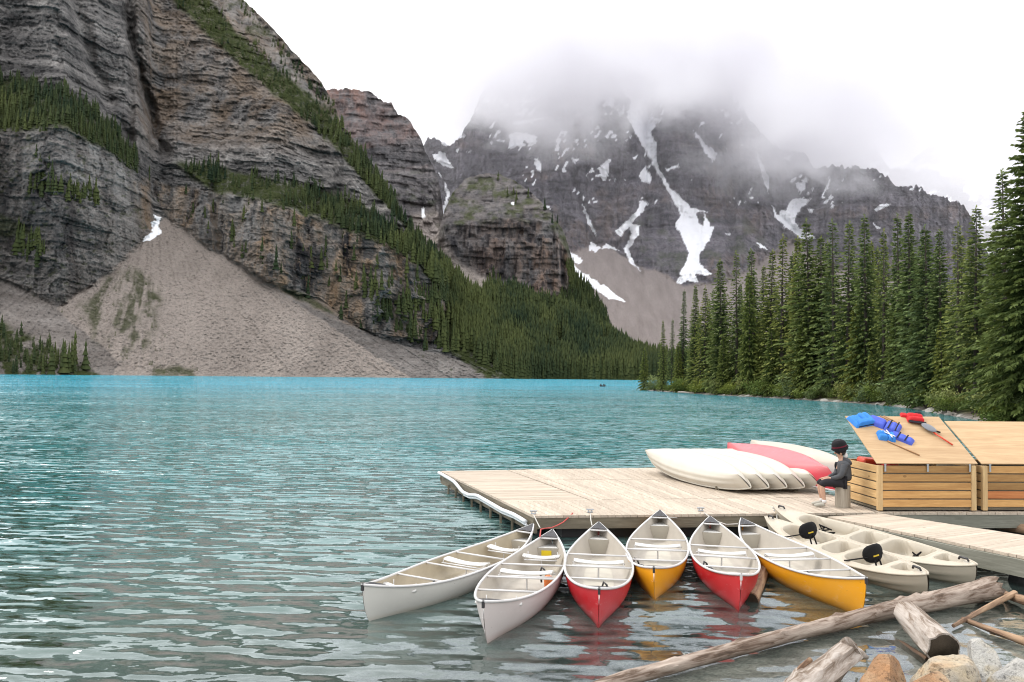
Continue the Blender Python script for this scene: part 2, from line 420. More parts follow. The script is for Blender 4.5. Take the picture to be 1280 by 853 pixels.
# ================================================================== mountains
def m_rock(name, base_lo, base_hi, orange, green=(0.055, 0.075, 0.022), scree=(0.235, 0.205, 0.185), strata=0.055, vs=0.03):
    t = NT(name); p = t.pos()
    a1 = t.attr('ground'); s1 = t.node('SeparateColor', {0: a1.outputs['Color']})
    a2 = t.attr('stain'); s2 = t.node('SeparateColor', {0: a2.outputs['Color']})
    snow, scr, grn = s1.outputs[0], s1.outputs[1], s1.outputs[2]
    orr, drk, pale_patch = s2.outputs[0], s2.outputs[1], s2.outputs[2]
    warp = t.node('VectorMath', {0: p, 1: t.node('VectorMath', {0: t.noise(p, 0.012, 3, col=True), 'Scale': 16.0}, operation='SCALE').outputs[0]}, operation='ADD').outputs[0]
    st = t.noise(t.mapping(warp, (0.0035, 0.0035, strata * 1.8)), 1.0, 7, 0.68)
    vert = t.noise(t.mapping(p, (vs * 1.6, vs * 1.6, vs * 0.10)), 1.0, 5, 0.62)
    blot = t.noise(p, 0.035, 6, 0.65)
    grit = t.noise(t.mapping(p, (0.22, 0.22, 0.42)), 1.0, 5, 0.75)
    k = t.math('ADD', t.math('ADD', t.math('MULTIPLY', st, 0.36), t.math('MULTIPLY', vert, 0.24)), t.math('ADD', t.math('MULTIPLY', blot, 0.16), t.math('MULTIPLY', grit, 0.24)))
    c = t.ramp(k, [(0.39, tuple(x * 0.30 for x in base_lo)), (0.46, base_lo), (0.54, tuple((x + y) / 2 for x, y in zip(base_lo, base_hi))), (0.60, base_hi)])
    om = t.math('MULTIPLY', orr, t.ramp(t.noise(t.mapping(p, (0.05, 0.05, 0.012)), 1.0, 5, 0.65), [(0.38, 0.0), (0.62, 1.0)]))
    c = t.mix(om, c, t.mix(blot, orange, tuple(x * 0.45 for x in orange)))
    # black water streaks running down the walls
    sm_ = t.math('MULTIPLY', drk, t.ramp(t.noise(t.mapping(p, (0.10, 0.10, 0.006)), 1.0, 4, 0.6), [(0.48, 0.0), (0.60, 1.0)]))
    c = t.mix(sm_, c, (0.020, 0.020, 0.024))
    lm = t.math('MULTIPLY', pale_patch, t.ramp(t.noise(t.mapping(p, (0.06, 0.06, 0.02)), 1.0, 4, 0.6), [(0.4, 0.0), (0.65, 1.0)]))  # paler patches of rock
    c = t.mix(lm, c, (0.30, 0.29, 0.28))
    # scree: rubble with gully streaks
    fine = t.noise(p, 0.55, 6, 0.8)
    str_ = t.noise(t.mapping(p, (0.05, 0.012, 0.012)), 1.0, 5, 0.6)
    sc = t.mix(t.ramp(str_, [(0.35, 0.0), (0.7, 1.0)]), scree, tuple(x * 0.72 for x in scree))
    sc = t.mix(t.ramp(fine, [(0.38, 1.0), (0.48, 0.0)]), sc, tuple(x * 0.5 for x in scree))
    sc = t.mix(t.ramp(fine, [(0.62, 0.0), (0.70, 0.7)]), sc, (0.40, 0.38, 0.36))
    c = t.mix(scr, c, sc)
    gc = t.mix(t.noise(p, 0.12, 5, 0.7), tuple(x * 0.5 for x in green), tuple(x * 1.5 for x in green))
    gm = t.math('MULTIPLY', grn, t.ramp(t.noise(p, 0.16, 5, 0.7), [(0.30, 0.3), (0.5, 1.0)]))
    c = t.mix(gm, c, gc)
    c = t.mix(snow, c, t.mix(t.noise(p, 0.08, 4), (0.90, 0.91, 0.93), (0.82, 0.83, 0.86)))
    b = t.math('ADD', t.math('MULTIPLY', st, 0.6), t.math('ADD', t.math('MULTIPLY', vert, 0.3), t.math('MULTIPLY', t.noise(p, 0.25, 6, 0.7), 0.6)))
    inv = t.math('SUBTRACT', 1.0, snow)
    bs = t.math('MULTIPLY', inv, 0.9)
    bn = t.node('Bump', {'Height': b, 'Strength': bs, 'Distance': 9.0})
    t.bsdf(c, 0.95, 0.08, bn.outputs[0])
    return t.m

CR = np.array(CAMROT)
def rays(px, py):
    d = np.stack([(px - 640) / FPX, (426.5 - py) / FPX, -np.ones_like(px)], -1) @ CR.T
    h = np.hypot(d[..., 0], d[..., 1])
    return d[..., 0] / h, d[..., 1] / h, d[..., 2] / h

def massif(name, mat, x0, x1, base, top, r0, slope, relief, masks, step=1.25, crag=1.2, backs=((40, -10), (160, -90), (420, -320))):
    """A mountain face surveyed from its foot upwards: on each bearing the ground climbs from the foot at distance r0
    with the local slope angle, then ledges, ribs and gullies are cut into it; the far side falls away behind the crest."""
    nc = int((x1 - x0) / step) + 1
    xs = np.linspace(x0, x1, nc)
    b, tp = base(xs), top(xs) + crag * (fbm(xs / 7, 0 * xs + 3, oct=4, seed=61) + 0.6 * vnoise(xs / 2.2, 0 * xs + 9, seed=62))
    nr = int(np.max(b - tp) / step) + 1
    tt = np.linspace(0, 1, nr)[:, None]
    PX = np.broadcast_to(xs[None, :], (nr, nc)).copy()
    PY = b[None, :] + (tp - b)[None, :] * tt
    ux, uy, te = rays(PX, PY)
    S = slope(PX, PY)
    R = np.zeros((nr, nc)); r = r0(xs) * np.ones(nc); R[0] = r
    z = EYE + te[0] * r
    for i in range(1, nr):
        zz = z + 3 * vnoise(xs / 110, z / 160, seed=3) + 0.06 * xs
        led = vnoise(zz / 13.0, xs / 160, seed=21) * 0.5 + vnoise(zz / 4.5, xs / 70, seed=22) * 0.4
        s = S[i] * np.where(S[i] > 1.1, np.exp(led * np.where(S[i] > 2.4, 0.75, 1.25)), 1.0)
        s = np.maximum(s, te[i] + 0.12)
        dr = (r * te[i] + EYE - z) / (s - te[i])
        r = r + np.clip(dr, -2, 60); z = EYE + te[i] * r; R[i] = r
    R = R + relief(PX, PY, ux * R, EYE + te * R, S) * np.minimum(1, np.arange(nr) / 12.0)[:, None]
    P = np.stack([ux * R, uy * R, EYE + te * R], -1)
    m1, m2 = masks(PX, PY, P)
    rows = [P]
    for dr_, dz_ in backs:
        q = P[-1].copy(); q[:, 0] += ux[-1] * dr_; q[:, 1] += uy[-1] * dr_; q[:, 2] += dz_
        rows.append(q[None])
    V = np.concatenate(rows, 0)
    k = len(backs)
    m1 = np.concatenate([m1] + [m1[-1:]] * k, 0); m2 = np.concatenate([m2] + [m2[-1:]] * k, 0)
    F = grid_faces(V.shape[0], V.shape[1])
    o = np_mesh(name, V.reshape(-1, 3), F, mat, sm=True, attrs={'ground': m1.reshape(-1, 3), 'stain': m2.reshape(-1, 3)})
    return o, PX, PY, P

def jitter(px, py, a=3.0, f=9.0, seed=1):
    return px + a * fbm(px / f, py / f, oct=3, seed=seed), py + a * fbm(px / f, py / f, oct=3, seed=seed + 50)
def soft(px, py, poly, k=3, a=3.0, f=9.0, seed=1):
    jx, jy = jitter(px, py, a, f, seed)
    m = poly_mask(jx, jy, poly)
    return blur(m, k) if k else m

# ---------------------------------------------------------------- A: the scree and cliff mountain across the water
A_base = pl([(-40, 470.5), (190, 471.6), (500, 475.3), (615, 476), (700, 477.5), (830, 479), (1100, 481)])
A_top = pl([(-40, -190), (120, -120), (240, -60), (300, -3), (330, 24), (370, 68), (400, 100), (415, 126), (430, 160), (455, 190), (480, 226), (500, 262),
            (520, 293), (545, 322), (570, 352), (586, 368), (600, 376), (615, 370), (640, 368), (672, 382), (703, 392), (740, 412), (765, 430), (795, 449), (830, 458), (900, 463), (1100, 470)])
def A_r0(x):
    return pl([(-40, 500), (0, 520), (190, 540), (350, 560), (500, 610), (615, 640), (700, 690), (830, 700), (1100, 720)])(x)
T_fan = [(193, 282), (205, 272), (240, 290), (262, 312), (300, 330), (365, 375), (440, 425), (520, 476), (520, 490), (120, 490), (150, 455), (110, 420), (68, 387), (140, 338), (178, 300)]
T_left = [(-60, 340), (0, 345), (40, 362), (70, 385), (112, 420), (150, 452), (190, 490), (-60, 490)]
T_right = [(345, 360), (400, 372), (450, 412), (520, 436), (560, 446), (620, 468), (640, 490), (500, 490), (430, 430)]
L_trees = [(-60, 95), (30, 100), (90, 120), (140, 155), (172, 200), (168, 215), (130, 185), (80, 160), (0, 165), (-60, 165)]
L_mid = [(215, 205), (260, 205), (330, 222), (400, 235), (450, 255), (500, 285), (540, 318), (575, 352), (560, 358), (520, 330), (470, 300), (400, 275), (330, 252), (270, 240)]
L_up = [(205, -10), (250, -10), (290, 32), (340, 82), (390, 120), (428, 160), (470, 215), (500, 258), (520, 290), (500, 280), (455, 225), (415, 180), (370, 140), (310, 90), (260, 45)]
F_slope = [(500, 285), (545, 320), (590, 360), (640, 360), (705, 385), (800, 440), (910, 462), (910, 490), (655, 490), (600, 462), (560, 440), (548, 410), (560, 375), (530, 340)]
C_left = [(-60, 165), (80, 160), (130, 185), (165, 212), (182, 250), (192, 285), (140, 338), (68, 387), (0, 345), (-60, 340)]
C_band = [(180, 222), (215, 235), (270, 240), (330, 252), (400, 275), (470, 300), (520, 330), (555, 360), (560, 400), (540, 428), (450, 412), (365, 372), (300, 330), (255, 305), (205, 268)]
def A_slope(px, py):
    s = np.full(px.shape, 1.55)
    s = np.where(px + py * 0.2 < 175, 1.25, s)
    def put(poly, v, k=0):
        nonlocal s
        m = poly_mask(*jitter(px, py, 3, 12, 4), poly); s = s * (1 - m) + v * m
    put(L_up, 1.05); put([(250, -60), (305, -60), (305, 0), (430, 160), (520, 290), (430, 165), (340, 80), (290, 30), (250, -10)], 1.0)
    put(C_left, 3.0); put(C_band, 3.6); put(L_trees, 0.85); put(L_mid, 0.85)
    put(F_slope, 0.62); put(T_right, 0.60); put(T_left, 0.56); put(T_fan, 0.66)
    return blur(s, 2)
G1 = [(160, -80), (163, 20), (168, 60), (175, 95), (185, 130), (196, 170), (205, 190)]
G2 = [(85, -60), (98, 20), (112, 70), (128, 110), (145, 150), (160, 175)]
G3 = [(265, 235), (268, 270), (275, 310)]
def A_relief(px, py, wx, wz, S):
    cl = smooth(0.75, 1.3, S); big = smooth(2.0, 3.2, S)
    wxx = wx + 10 * fbm(px / 30, py / 30, oct=2, seed=60)
    zz = wz + 3 * vnoise(px / 110, wz / 160, seed=3) + 0.06 * px
    v = cl * 16 * fbm(wx / 90, wz / 170, oct=5, seed=31)
    v = v - cl * (3.0 + 5.0 * big) * ridged(wxx / 30, wz / 110, oct=4, seed=32)
    v = v - cl * 2.4 * ridged(wxx / 14, wz / 60, oct=4, seed=33)
    # bedding courses broken into blocks at three sizes
    v = v + cl * (1 - 0.45 * big) * (3.2 * blocks(wxx, zz, 34, 13, 41) + 2.2 * blocks(wxx, zz, 13, 5.5, 42) + 1.7 * blocks(wxx, zz, 4.5, 2.6, 44)) + big * 2.4 * blocks(wxx, wz * 0.35, 9, 9, 47)
    v = v + cl * 1.7 * fbm(px / 2.0, py / 2.0, oct=2, seed=45) - big * 3.2 * ridged(wxx / 10, wz / 55, oct=3, seed=46)
    for ln, w, d in ((G1, 7, 34), (G2, 10, 20), (G3, 6, 14)):
        dist = seg_dist(*jitter(px, py, 4, 14, 6), ln); v = v + d * np.exp(-(dist / w) ** 2)
    # scree: shallow runnels down the fan, blocks
    tal = 1 - cl
    fx = (px - 195) / np.maximum(12, (py - 235))
    v = v + tal * 2.2 * fbm(fx * 26, py / 300, oct=4, seed=36) + tal * 1.5 * fbm(px / 2.2, py / 1.6, oct=2, seed=37)
    return v
A_snow = [(191, 267), (202, 272), (198, 282), (202, 290), (191, 300), (178, 303), (181, 295), (191, 290), (188, 279), (195, 275)]
def A_masks(px, py, P):
    snow = soft(px, py, A_snow, 0, 1.5, 5)
    scr = np.maximum.reduce([soft(px, py, T_fan, 1, 2.5), soft(px, py, T_left, 2) * 0.45, soft(px, py, T_right, 2) * 0.35])
    g = np.maximum.reduce([soft(px, py, L_trees, 3, 6), soft(px, py, L_mid, 3, 6), soft(px, py, L_up, 3, 5), soft(px, py, F_slope, 3, 5)])
    up = soft(px, py, [(255, -60), (305, -60), (305, 0), (430, 160), (520, 290), (430, 165), (340, 80), (290, 30)], 3, 5)
    n = fbm(px / 10, py / 10, oct=4, seed=71)
    g = np.maximum(g, up * smooth(0.12, 0.4, n) * 0.6)
    # grass tongues on the fan and the low left bench
    st_ = fbm((px - 195) / np.maximum(12, (py - 235)) * 18, py / 40, oct=4, seed=77)
    f1 = soft(px, py, [(160, 335), (185, 342), (200, 375), (190, 420), (165, 440), (118, 425), (95, 390), (130, 355)], 4, 12, 14, 8) * smooth(-0.35, 0.25, st_ + 0.5 * n)
    f2 = soft(px, py, [(190, 362), (203, 372), (190, 400), (172, 405)], 3, 5, 10, 9) * smooth(-0.3, 0.2, n)
    f3 = soft(px, py, [(-60, 395), (0, 403), (45, 428), (90, 445), (128, 466), (125, 480), (-60, 480)], 3, 8, 14, 12) * smooth(-0.35, 0.15, n)
    f4 = soft(px, py, [(190, 458), (240, 460), (245, 472), (190, 472)], 2, 4) * 0.8
    f5 = soft(px, py, [(350, 358), (385, 368), (420, 392), (395, 385), (360, 370)], 2, 4) * 0.8
    f6 = soft(px, py, [(560, 432), (600, 448), (640, 474), (610, 474), (575, 450)], 2, 5)
    g = np.maximum.reduce([g, f1 * 0.8, f2 * 0.9, f3, f4, f5, f6])
    lg = soft(px, py, [(-60, 240), (40, 285), (40, 298), (-60, 292)], 2, 4) * 0.7
    ws = smooth(0.35, 0.55, fbm(px / 7, py / 5, oct=3, seed=72)) * soft(px, py, C_left, 3) * 0.6
    g = np.maximum.reduce([g, lg, ws])
    band = soft(px, py, C_band, 3); wl_ = soft(px, py, C_left, 3)
    upw = smooth(150, 200, px) * smooth(210, 150, py)
    orr = np.clip(band * (1.0 + 0.5 * smooth(-0.2, 0.4, fbm(px / 40, py / 60, oct=3, seed=73))) + upw * 0.42 + wl_ * 0.15, 0, 1)
    orr = np.maximum(orr, soft(px, py, [(165, 225), (185, 232), (192, 285), (180, 290), (170, 260)], 2, 3) * 0.9)
    drk = np.clip(band * 0.9 + wl_ * 0.5 + 0.25 * smooth(0, 0.5, fbm(px / 50, py / 50, oct=2, seed=74)), 0, 1)
    pale_patch = np.clip(soft(px, py, [(40, 160), (120, 175), (165, 215), (170, 265), (80, 230), (30, 200)], 8, 8) * 0.75 + up * 0.6 + band * 0.6 + wl_ * 0.25, 0, 1)
    z = np.zeros_like(px)
    return np.stack([snow, scr * (1 - 0.0 * z), np.clip(g, 0, 1)], -1), np.stack([orr, drk, pale_patch], -1)
M_A = m_rock('cliff_rock', (0.082, 0.079, 0.079), (0.335, 0.315, 0.300), (0.40, 0.275, 0.175), green=(0.046, 0.057, 0.021), scree=(0.37, 0.318, 0.282))
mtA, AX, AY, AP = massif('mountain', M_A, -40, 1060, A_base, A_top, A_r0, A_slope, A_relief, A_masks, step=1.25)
tag(mtA, 'steep layered cliff mountain with a pale scree fan reaching the lake', 'mountain', kind='structure')

# ---------------------------------------------------------------- B: rounded knob behind the forest slope
B_top = pl([(500, 330), (535, 305), (548, 290), (556, 262), (566, 240), (582, 224), (602, 217), (626, 218), (646, 228), (668, 244), (690, 267), (705, 290), (713, 316), (720, 346), (738, 364), (757, 392), (768, 425), (800, 452), (840, 462)])
B_base = pl([(500, 420), (840, 474)])
B_cl = [(535, 300), (560, 285), (640, 272), (690, 285), (712, 318), (716, 352), (690, 375), (620, 350), (560, 335)]
def B_slope(px, py):
    s = np.full(px.shape, 0.95); m = blur(poly_mask(*jitter(px, py, 3, 12, 5), B_cl), 3)
    return s * (1 - m) + 3.2 * m
def B_relief(px, py, wx, wz, S):
    cl = smooth(1.2, 2.5, S)
    return -(2 + 6 * cl) * ridged(wx / 16, wz / 130, oct=4, seed=81) + 10 * fbm(wx / 80, wz / 80, oct=4, seed=82) - 1.5 * ridged(wx / 8, wz / 10, oct=2, seed=83) + (1 + cl) * (2.2 * blocks(wx, wz, 22, 14, 86) + 1.5 * blocks(wx, wz, 8, 6, 87)) + 1.2 * fbm(px / 2, py / 2, oct=2, seed=88)
def B_masks(px, py, P):
    cl = soft(px, py, B_cl, 3)
    n = fbm(px / 12, py / 9, oct=4, seed=85)
    g = (1 - cl) * smooth(-0.15, 0.4, n) * 0.85
    g = np.maximum(g, soft(px, py, [(705, 325), (745, 360), (770, 420), (780, 480), (680, 480), (690, 390), (715, 355)], 3, 4))
    scr = soft(px, py, [(500, 280), (545, 285), (575, 330), (620, 352), (650, 375), (600, 390), (540, 340)], 2, 4)
    snow = soft(px, py, [(638, 253), (643, 252), (643, 256), (640, 257)], 0, 1)
    z = np.zeros_like(px)
    return np.stack([snow, scr, g * (1 - scr)], -1), np.stack([cl * 0.65 * smooth(540, 700, px) + 0.1, cl * 0.8, 0.1 + z], -1)
M_B = m_rock('knob_rock', (0.085, 0.082, 0.088), (0.240, 0.225, 0.220), (0.36, 0.23, 0.16), green=(0.060, 0.072, 0.030), scree=(0.33, 0.29, 0.265))
mtB, BX, BY, BP = massif('mountain', M_B, 500, 840, B_base, B_top, lambda x: 1000 + 0 * x, B_slope, B_relief, B_masks, step=1.3)
tag(mtB, 'rounded dark rock knob with grassy top above the forest slope', 'mountain', kind='structure')

# ---------------------------------------------------------------- C: red topped peak to the left of the snow saddle
C_top = pl([(380, 118), (405, 114), (416, 112), (424, 114), (430, 111), (436, 113), (445, 112), (452, 114), (462, 114), (470, 121), (485, 131), (489, 129), (493, 136), (500, 144), (506, 147), (513, 153), (522, 166), (528, 176), (532, 190),
            (540, 205), (548, 225), (553, 255), (556, 290), (560, 330)])
C_slope_f = lambda px, py: 2.2 + 1.0 * smooth(230, 180, py) * 0 + 0 * px
def C_relief(px, py, wx, wz, S):
    zz = wz + 10 * vnoise(px / 60, wz / 160, seed=3)
    return -7 * ridged(wx / 34, wz / 120, oct=4, seed=91) + 5 * blocks(wx, zz, 60, 16, 92) + 3.5 * blocks(wx, zz, 22, 8, 94) + 2 * fbm(px / 2, py / 2, oct=2, seed=97) + 14 * fbm(wx / 80, wz / 90, oct=4, seed=93)
def C_masks(px, py, P):
    z = np.zeros_like(px); n = fbm(px / 12, py / 6, oct=4, seed=95)
    top = smooth(150, 118, py + 8 * n) * smooth(470, 440, px)
    scr = soft(px, py, [(515, 268), (545, 262), (560, 290), (560, 360), (520, 300)], 2, 3)
    snow = np.maximum(soft(px, py, [(527, 262), (531, 258), (532, 272), (528, 273)], 0, 1), 0)
    band = smooth(0.1, 0.3, vnoise((py + 0.15 * px) / 9, px / 200, seed=96)) * 0.5
    return np.stack([snow, scr, 0.35 * smooth(0.2, 0.5, n) * smooth(190, 240, py)], -1), np.stack([np.clip(top * 1.2 + band * smooth(230, 180, py), 0, 1), 0.3 + z, 0.15 + z], -1)
M_C = m_rock('peak_rock', (0.095, 0.092, 0.098), (0.265, 0.240, 0.240), (0.36, 0.22, 0.185), scree=(0.33, 0.29, 0.27), strata=0.05)
mtC, CX, CY, CP = massif('mountain', M_C, 380, 560, lambda x: 400 + 0 * x, C_top, lambda x: 1330 + 0 * x, C_slope_f, C_relief, C_masks, step=1.2, crag=2.4)
tag(mtC, 'banded peak with reddish crest beside the snow saddle', 'mountain', kind='structure')

# ---------------------------------------------------------------- D: the snow-streaked back wall
D_top = pl([(490, 215), (520, 190), (535, 172), (550, 176), (562, 182), (575, 170), (588, 152), (600, 120), (618, 85), (640, 60), (680, 48), (720, 55), (752, 72), (772, 104), (784, 122), (796, 128), (806, 116), (818, 96),
            (840, 80), (880, 66), (905, 85), (925, 130), (950, 165), (975, 188), (990, 191), (1001, 190), (1008, 192), (1013, 204), (1022, 212), (1030, 208), (1048, 209), (1051, 205), (1055, 211), (1066, 210), (1080, 212), (1098, 212), (1106, 218), (1116, 228),
            (1124, 234), (1135, 233), (1150, 236), (1162, 242), (1180, 246), (1196, 252), (1207, 260), (1214, 272), (1225, 300), (1250, 340), (1300, 400)])
D_base = pl([(490, 430), (900, 470), (1300, 478)])
D_tal = [(480, 300), (640, 312), (700, 322), (745, 305), (768, 312), (800, 335), (826, 340), (852, 356), (900, 352), (930, 340), (990, 300), (1040, 330), (1300, 380), (1300, 490), (480, 490)]
D_ledge = [(800, 265), (840, 270), (930, 268), (960, 300), (900, 340), (850, 345), (800, 325)]
def D_slope(px, py):
    s = 1.9 + 0.9 * fbm(px / 90, py / 45, oct=3, seed=101)
    m = blur(poly_mask(*jitter(px, py, 3, 12, 5), D_tal), 2); s = s * (1 - m) + 0.62 * m
    m = blur(poly_mask(px, py, D_ledge), 3); s = s * (1 - m * 0.5)
    return s
D_gul = [([(790, 100), (795, 150), (815, 200), (845, 250), (868, 290), (868, 350)], 12, 22), ([(800, 250), (790, 275), (785, 300), (800, 340)], 5, 30),
         ([(948, 190), (955, 225), (960, 245), (972, 268), (1000, 292)], 6, 35), ([(725, 260), (735, 280), (745, 305)], 4, 20), ([(710, 200), (722, 240), (730, 270)], 4, 22),
         ([(556, 190), (560, 235), (552, 280)], 7, 30), ([(870, 160), (885, 185), (900, 200)], 5, 25), ([(770, 220), (775, 260)], 5, 14), ([(900, 200), (912, 260), (915, 320)], 7, 26), ([(1040, 215), (1030, 270)], 6, 22), ([(1100, 220), (1090, 280)], 6, 22)]
def D_relief(px, py, wx, wz, S):
    cl = smooth(0.7, 1.2, S); jx, jy = jitter(px, py, 5, 16, 7)
    wxx = wx + 22 * fbm(px / 25, py / 25, oct=2, seed=110)
    v = cl * (45 * fbm(wx / 230, wz / 260, oct=5, seed=111) - 15 * ridged(wxx / 70, wz / 180, oct=5, seed=112) - 6 * ridged(wxx / 22, wz / 60, oct=3, seed=113))
    zz = wz + 20 * vnoise(px / 60, wz / 160, seed=3)
    v = v + cl * (7 * blocks(wxx, zz, 90, 30, 114) + 5 * blocks(wxx, zz, 34, 13, 116) + 6 * fbm(px / 2, py / 2, oct=2, seed=117) - 7 * ridged(wxx / 34, wz / 120, oct=3, seed=118)) + (1 - cl) * 3.0 * fbm(px / 5, py / 14, oct=3, seed=115)
    for ln, w, d in D_gul: v = v + d * np.exp(-(seg_dist(jx, jy, ln) / w) ** 2)
    return v
Z2 = lambda pts: [(660 + x / 2.065, 60 + y / 2.065) for x, y in pts]
Z1 = lambda pts: [(380 + x / 3.048, 60 + y / 3.048) for x, y in pts]
D_snow = [Z2([(255, 180), (275, 215), (320, 295), (375, 395), (395, 430), (378, 463), (395, 485), (415, 530), (395, 590), (388, 612), (412, 600), (440, 606), (432, 585), (470, 585), (443, 555), (445, 530), (470, 490), (480, 462), (460, 465), (440, 450), (435, 425), (465, 425),
              (420, 410), (370, 365), (335, 305), (330, 250), (318, 215), (345, 183), (310, 180), (300, 130), (268, 130)]),
          Z2([(290, 392), (312, 402), (285, 432), (268, 455), (288, 460), (285, 485), (260, 520), (268, 545), (296, 582), (260, 550), (248, 520), (268, 480), (262, 462), (240, 488), (222, 474), (262, 440), (282, 420)]),
          Z2([(288, 325), (302, 303), (320, 335), (315, 354), (290, 342)]),
          Z2([(628, 403), (646, 432), (650, 418), (665, 420), (680, 390), (732, 388), (705, 415), (690, 435), (690, 455), (745, 492), (700, 490), (662, 462), (640, 440)]),
          Z2([(594, 270), (606, 300), (620, 335), (622, 382), (608, 345), (596, 295)]), Z2([(426, 210), (462, 250), (490, 276), (475, 294), (460, 272), (440, 240)]),
          Z2([(585, 498), (622, 522), (600, 514)]), Z2([(93, 498), (112, 530), (142, 546), (135, 560), (108, 545), (96, 520)]), Z2([(108, 552), (150, 586), (200, 615), (252, 657), (205, 645), (150, 608), (120, 580)]),
          Z2([(160, 500), (185, 515), (175, 530), (156, 522)]), Z2([(190, 520), (200, 503), (240, 525), (200, 516)]), Z2([(138, 405), (155, 430), (180, 492), (165, 472), (150, 440)]),
          Z2([(352, 312), (388, 302), (390, 310), (360, 318)]), Z2([(690, 350), (715, 342), (715, 365), (700, 370)]), Z2([(895, 418), (915, 402), (935, 404), (900, 425)]), Z2([(888, 450), (915, 470), (900, 468)]), Z2([(720, 415), (735, 418), (732, 428)]),
          Z2([(180, 310), (205, 290), (210, 320), (195, 345)]), Z2([(15, 285), (30, 290), (35, 322), (25, 318)]), Z2([(0, 230), (20, 225), (25, 245), (8, 255)]), Z2([(112, 285), (130, 288), (122, 300)]), Z2([(505, 480), (525, 478), (520, 486)]), Z2([(385, 605), (400, 560), (420, 585)]),
          Z2([(455, 425), (475, 465), (468, 500), (452, 470)]), Z2([(660, 280), (680, 276), (676, 292)]), Z2([(440, 560), (470, 580), (480, 592), (452, 575)]),
          Z1([(487, 408), (532, 395), (550, 430), (570, 455), (530, 452), (500, 430)]), Z1([(455, 355), (470, 325), (510, 335), (540, 382), (565, 352), (618, 338), (590, 325), (520, 300), (460, 310)]),
          Z1([(536, 505), (551, 540), (553, 585), (545, 640), (508, 697), (503, 680), (522, 650), (516, 625), (540, 580)]), Z1([(783, 328), (850, 322), (892, 355), (865, 378), (840, 350), (805, 384), (778, 388)]),
          Z1([(878, 418), (892, 425), (906, 475), (888, 462)]), Z1([(735, 348), (770, 360), (740, 360)]), Z1([(1120, 460), (1140, 470), (1150, 510), (1135, 490)]), Z1([(1140, 435), (1170, 420), (1165, 450), (1150, 465)]), Z1([(1020, 430), (1045, 420), (1035, 442)]),
          Z1([(1055, 560), (1070, 572), (1068, 590)]), Z1([(1070, 610), (1090, 665), (1085, 675), (1072, 640)]), Z1([(790, 285), (910, 265), (910, 275), (800, 295)]), Z1([(580, 385), (595, 388), (590, 405)]), Z1([(620, 395), (640, 393), (638, 400)]), Z1([(710, 360), (718, 362), (716, 380)]), Z1([(515, 470), (522, 478), (522, 500), (516, 490)])]
def D_masks(px, py, P):
    snow = np.zeros_like(px)
    for i, pgl in enumerate(D_snow):
        jx, jy = jitter(px, py, 2.2, 5, 120 + i % 5); snow = np.maximum(snow, poly_mask(jx, jy, pgl))
    n = vnoise(px / 3.2 + py * 0.15, py / 5.5, seed=131) * 0.6 + vnoise(px / 20, py / 14, seed=132) * 0.6
    up = smooth(268, 200, py)
    snow = np.maximum(snow, ((n > 0.74 - 0.10 * smooth(190, 120, py)) & (py < 262)).astype(float) * smooth(560, 600, px))
    scr = soft(px, py, D_tal, 1, 4) * (1 - soft(px, py, [(795, 250), (850, 262), (885, 300), (850, 345), (800, 320)], 2, 3))
    z = np.zeros_like(px); m = fbm(px / 14, py / 10, oct=4, seed=133)
    g = soft(px, py, D_ledge, 4, 5) * smooth(-0.1, 0.4, m) * 0.45
    orr = np.clip(0.5 * smooth(0.1, 0.5, fbm(px / 45, py / 22, oct=3, seed=134)) + soft(px, py, [(890, 320), (960, 315), (960, 345), (880, 350)], 3) * 0.6 + soft(px, py, [(905, 175), (950, 180), (945, 200), (905, 200)], 4) * 0.6, 0, 1)
    return np.stack([snow, scr, g], -1), np.stack([orr, 0.45 + z, 0.12 + z], -1)
M_D = m_rock('back_wall_rock', (0.085, 0.081, 0.098), (0.265, 0.245, 0.270), (0.32, 0.225, 0.175), scree=(0.33, 0.285, 0.265), strata=0.022, vs=0.014)
mtD, DX, DY, DP = massif('mountain', M_D, 490, 1300, D_base, D_top, lambda x: pl([(490, 1700), (760, 1700), (1000, 1800), (1300, 2000)])(x), D_slope, D_relief, D_masks, step=1.3, crag=3.6,
                         backs=((60, -10), (300, -60), (700, -500)))
tag(mtD, 'dark snow streaked mountain wall rising into the cloud', 'mountain', kind='structure')

# ---------------------------------------------------------------- E: faint peaks in the cloud behind
E_top = pl([(930, 220), (985, 178), (1030, 150), (1070, 168), (1095, 185), (1112, 212), (1135, 205), (1165, 180), (1195, 160), (1230, 150), (1270, 120), (1320, 110)])
def E_masks(px, py, P):
    n = fbm(px / 16, py / 8, oct=4, seed=141); z = np.zeros_like(px)
    sn = ((n > 0.26) | (poly_mask(*jitter(px, py, 3, 8, 3), [(1205, 215), (1240, 205), (1255, 225), (1215, 240)]) > 0) | (poly_mask(*jitter(px, py, 3, 8, 3), [(1228, 262), (1260, 256), (1260, 270), (1230, 270)]) > 0)).astype(float)
    return np.stack([sn, z, z], -1), np.stack([z, z + 0.3, z], -1)
mtE, EX, EY, EP = massif('mountain', M_D, 930, 1320, lambda x: 420 + 0 * x, E_top, lambda x: 3300 + 0 * x, lambda px, py: 1.5 + 0 * px,
                         lambda px, py, wx, wz, S: 60 * fbm(wx / 200, wz / 200, oct=4, seed=142) - 20 * ridged(wx / 80, wz / 160, oct=4, seed=143), E_masks, step=2.2)
tag(mtE, 'faint snowy peak fading into the mist beyond the dark ridge', 'mountain', kind='structure')
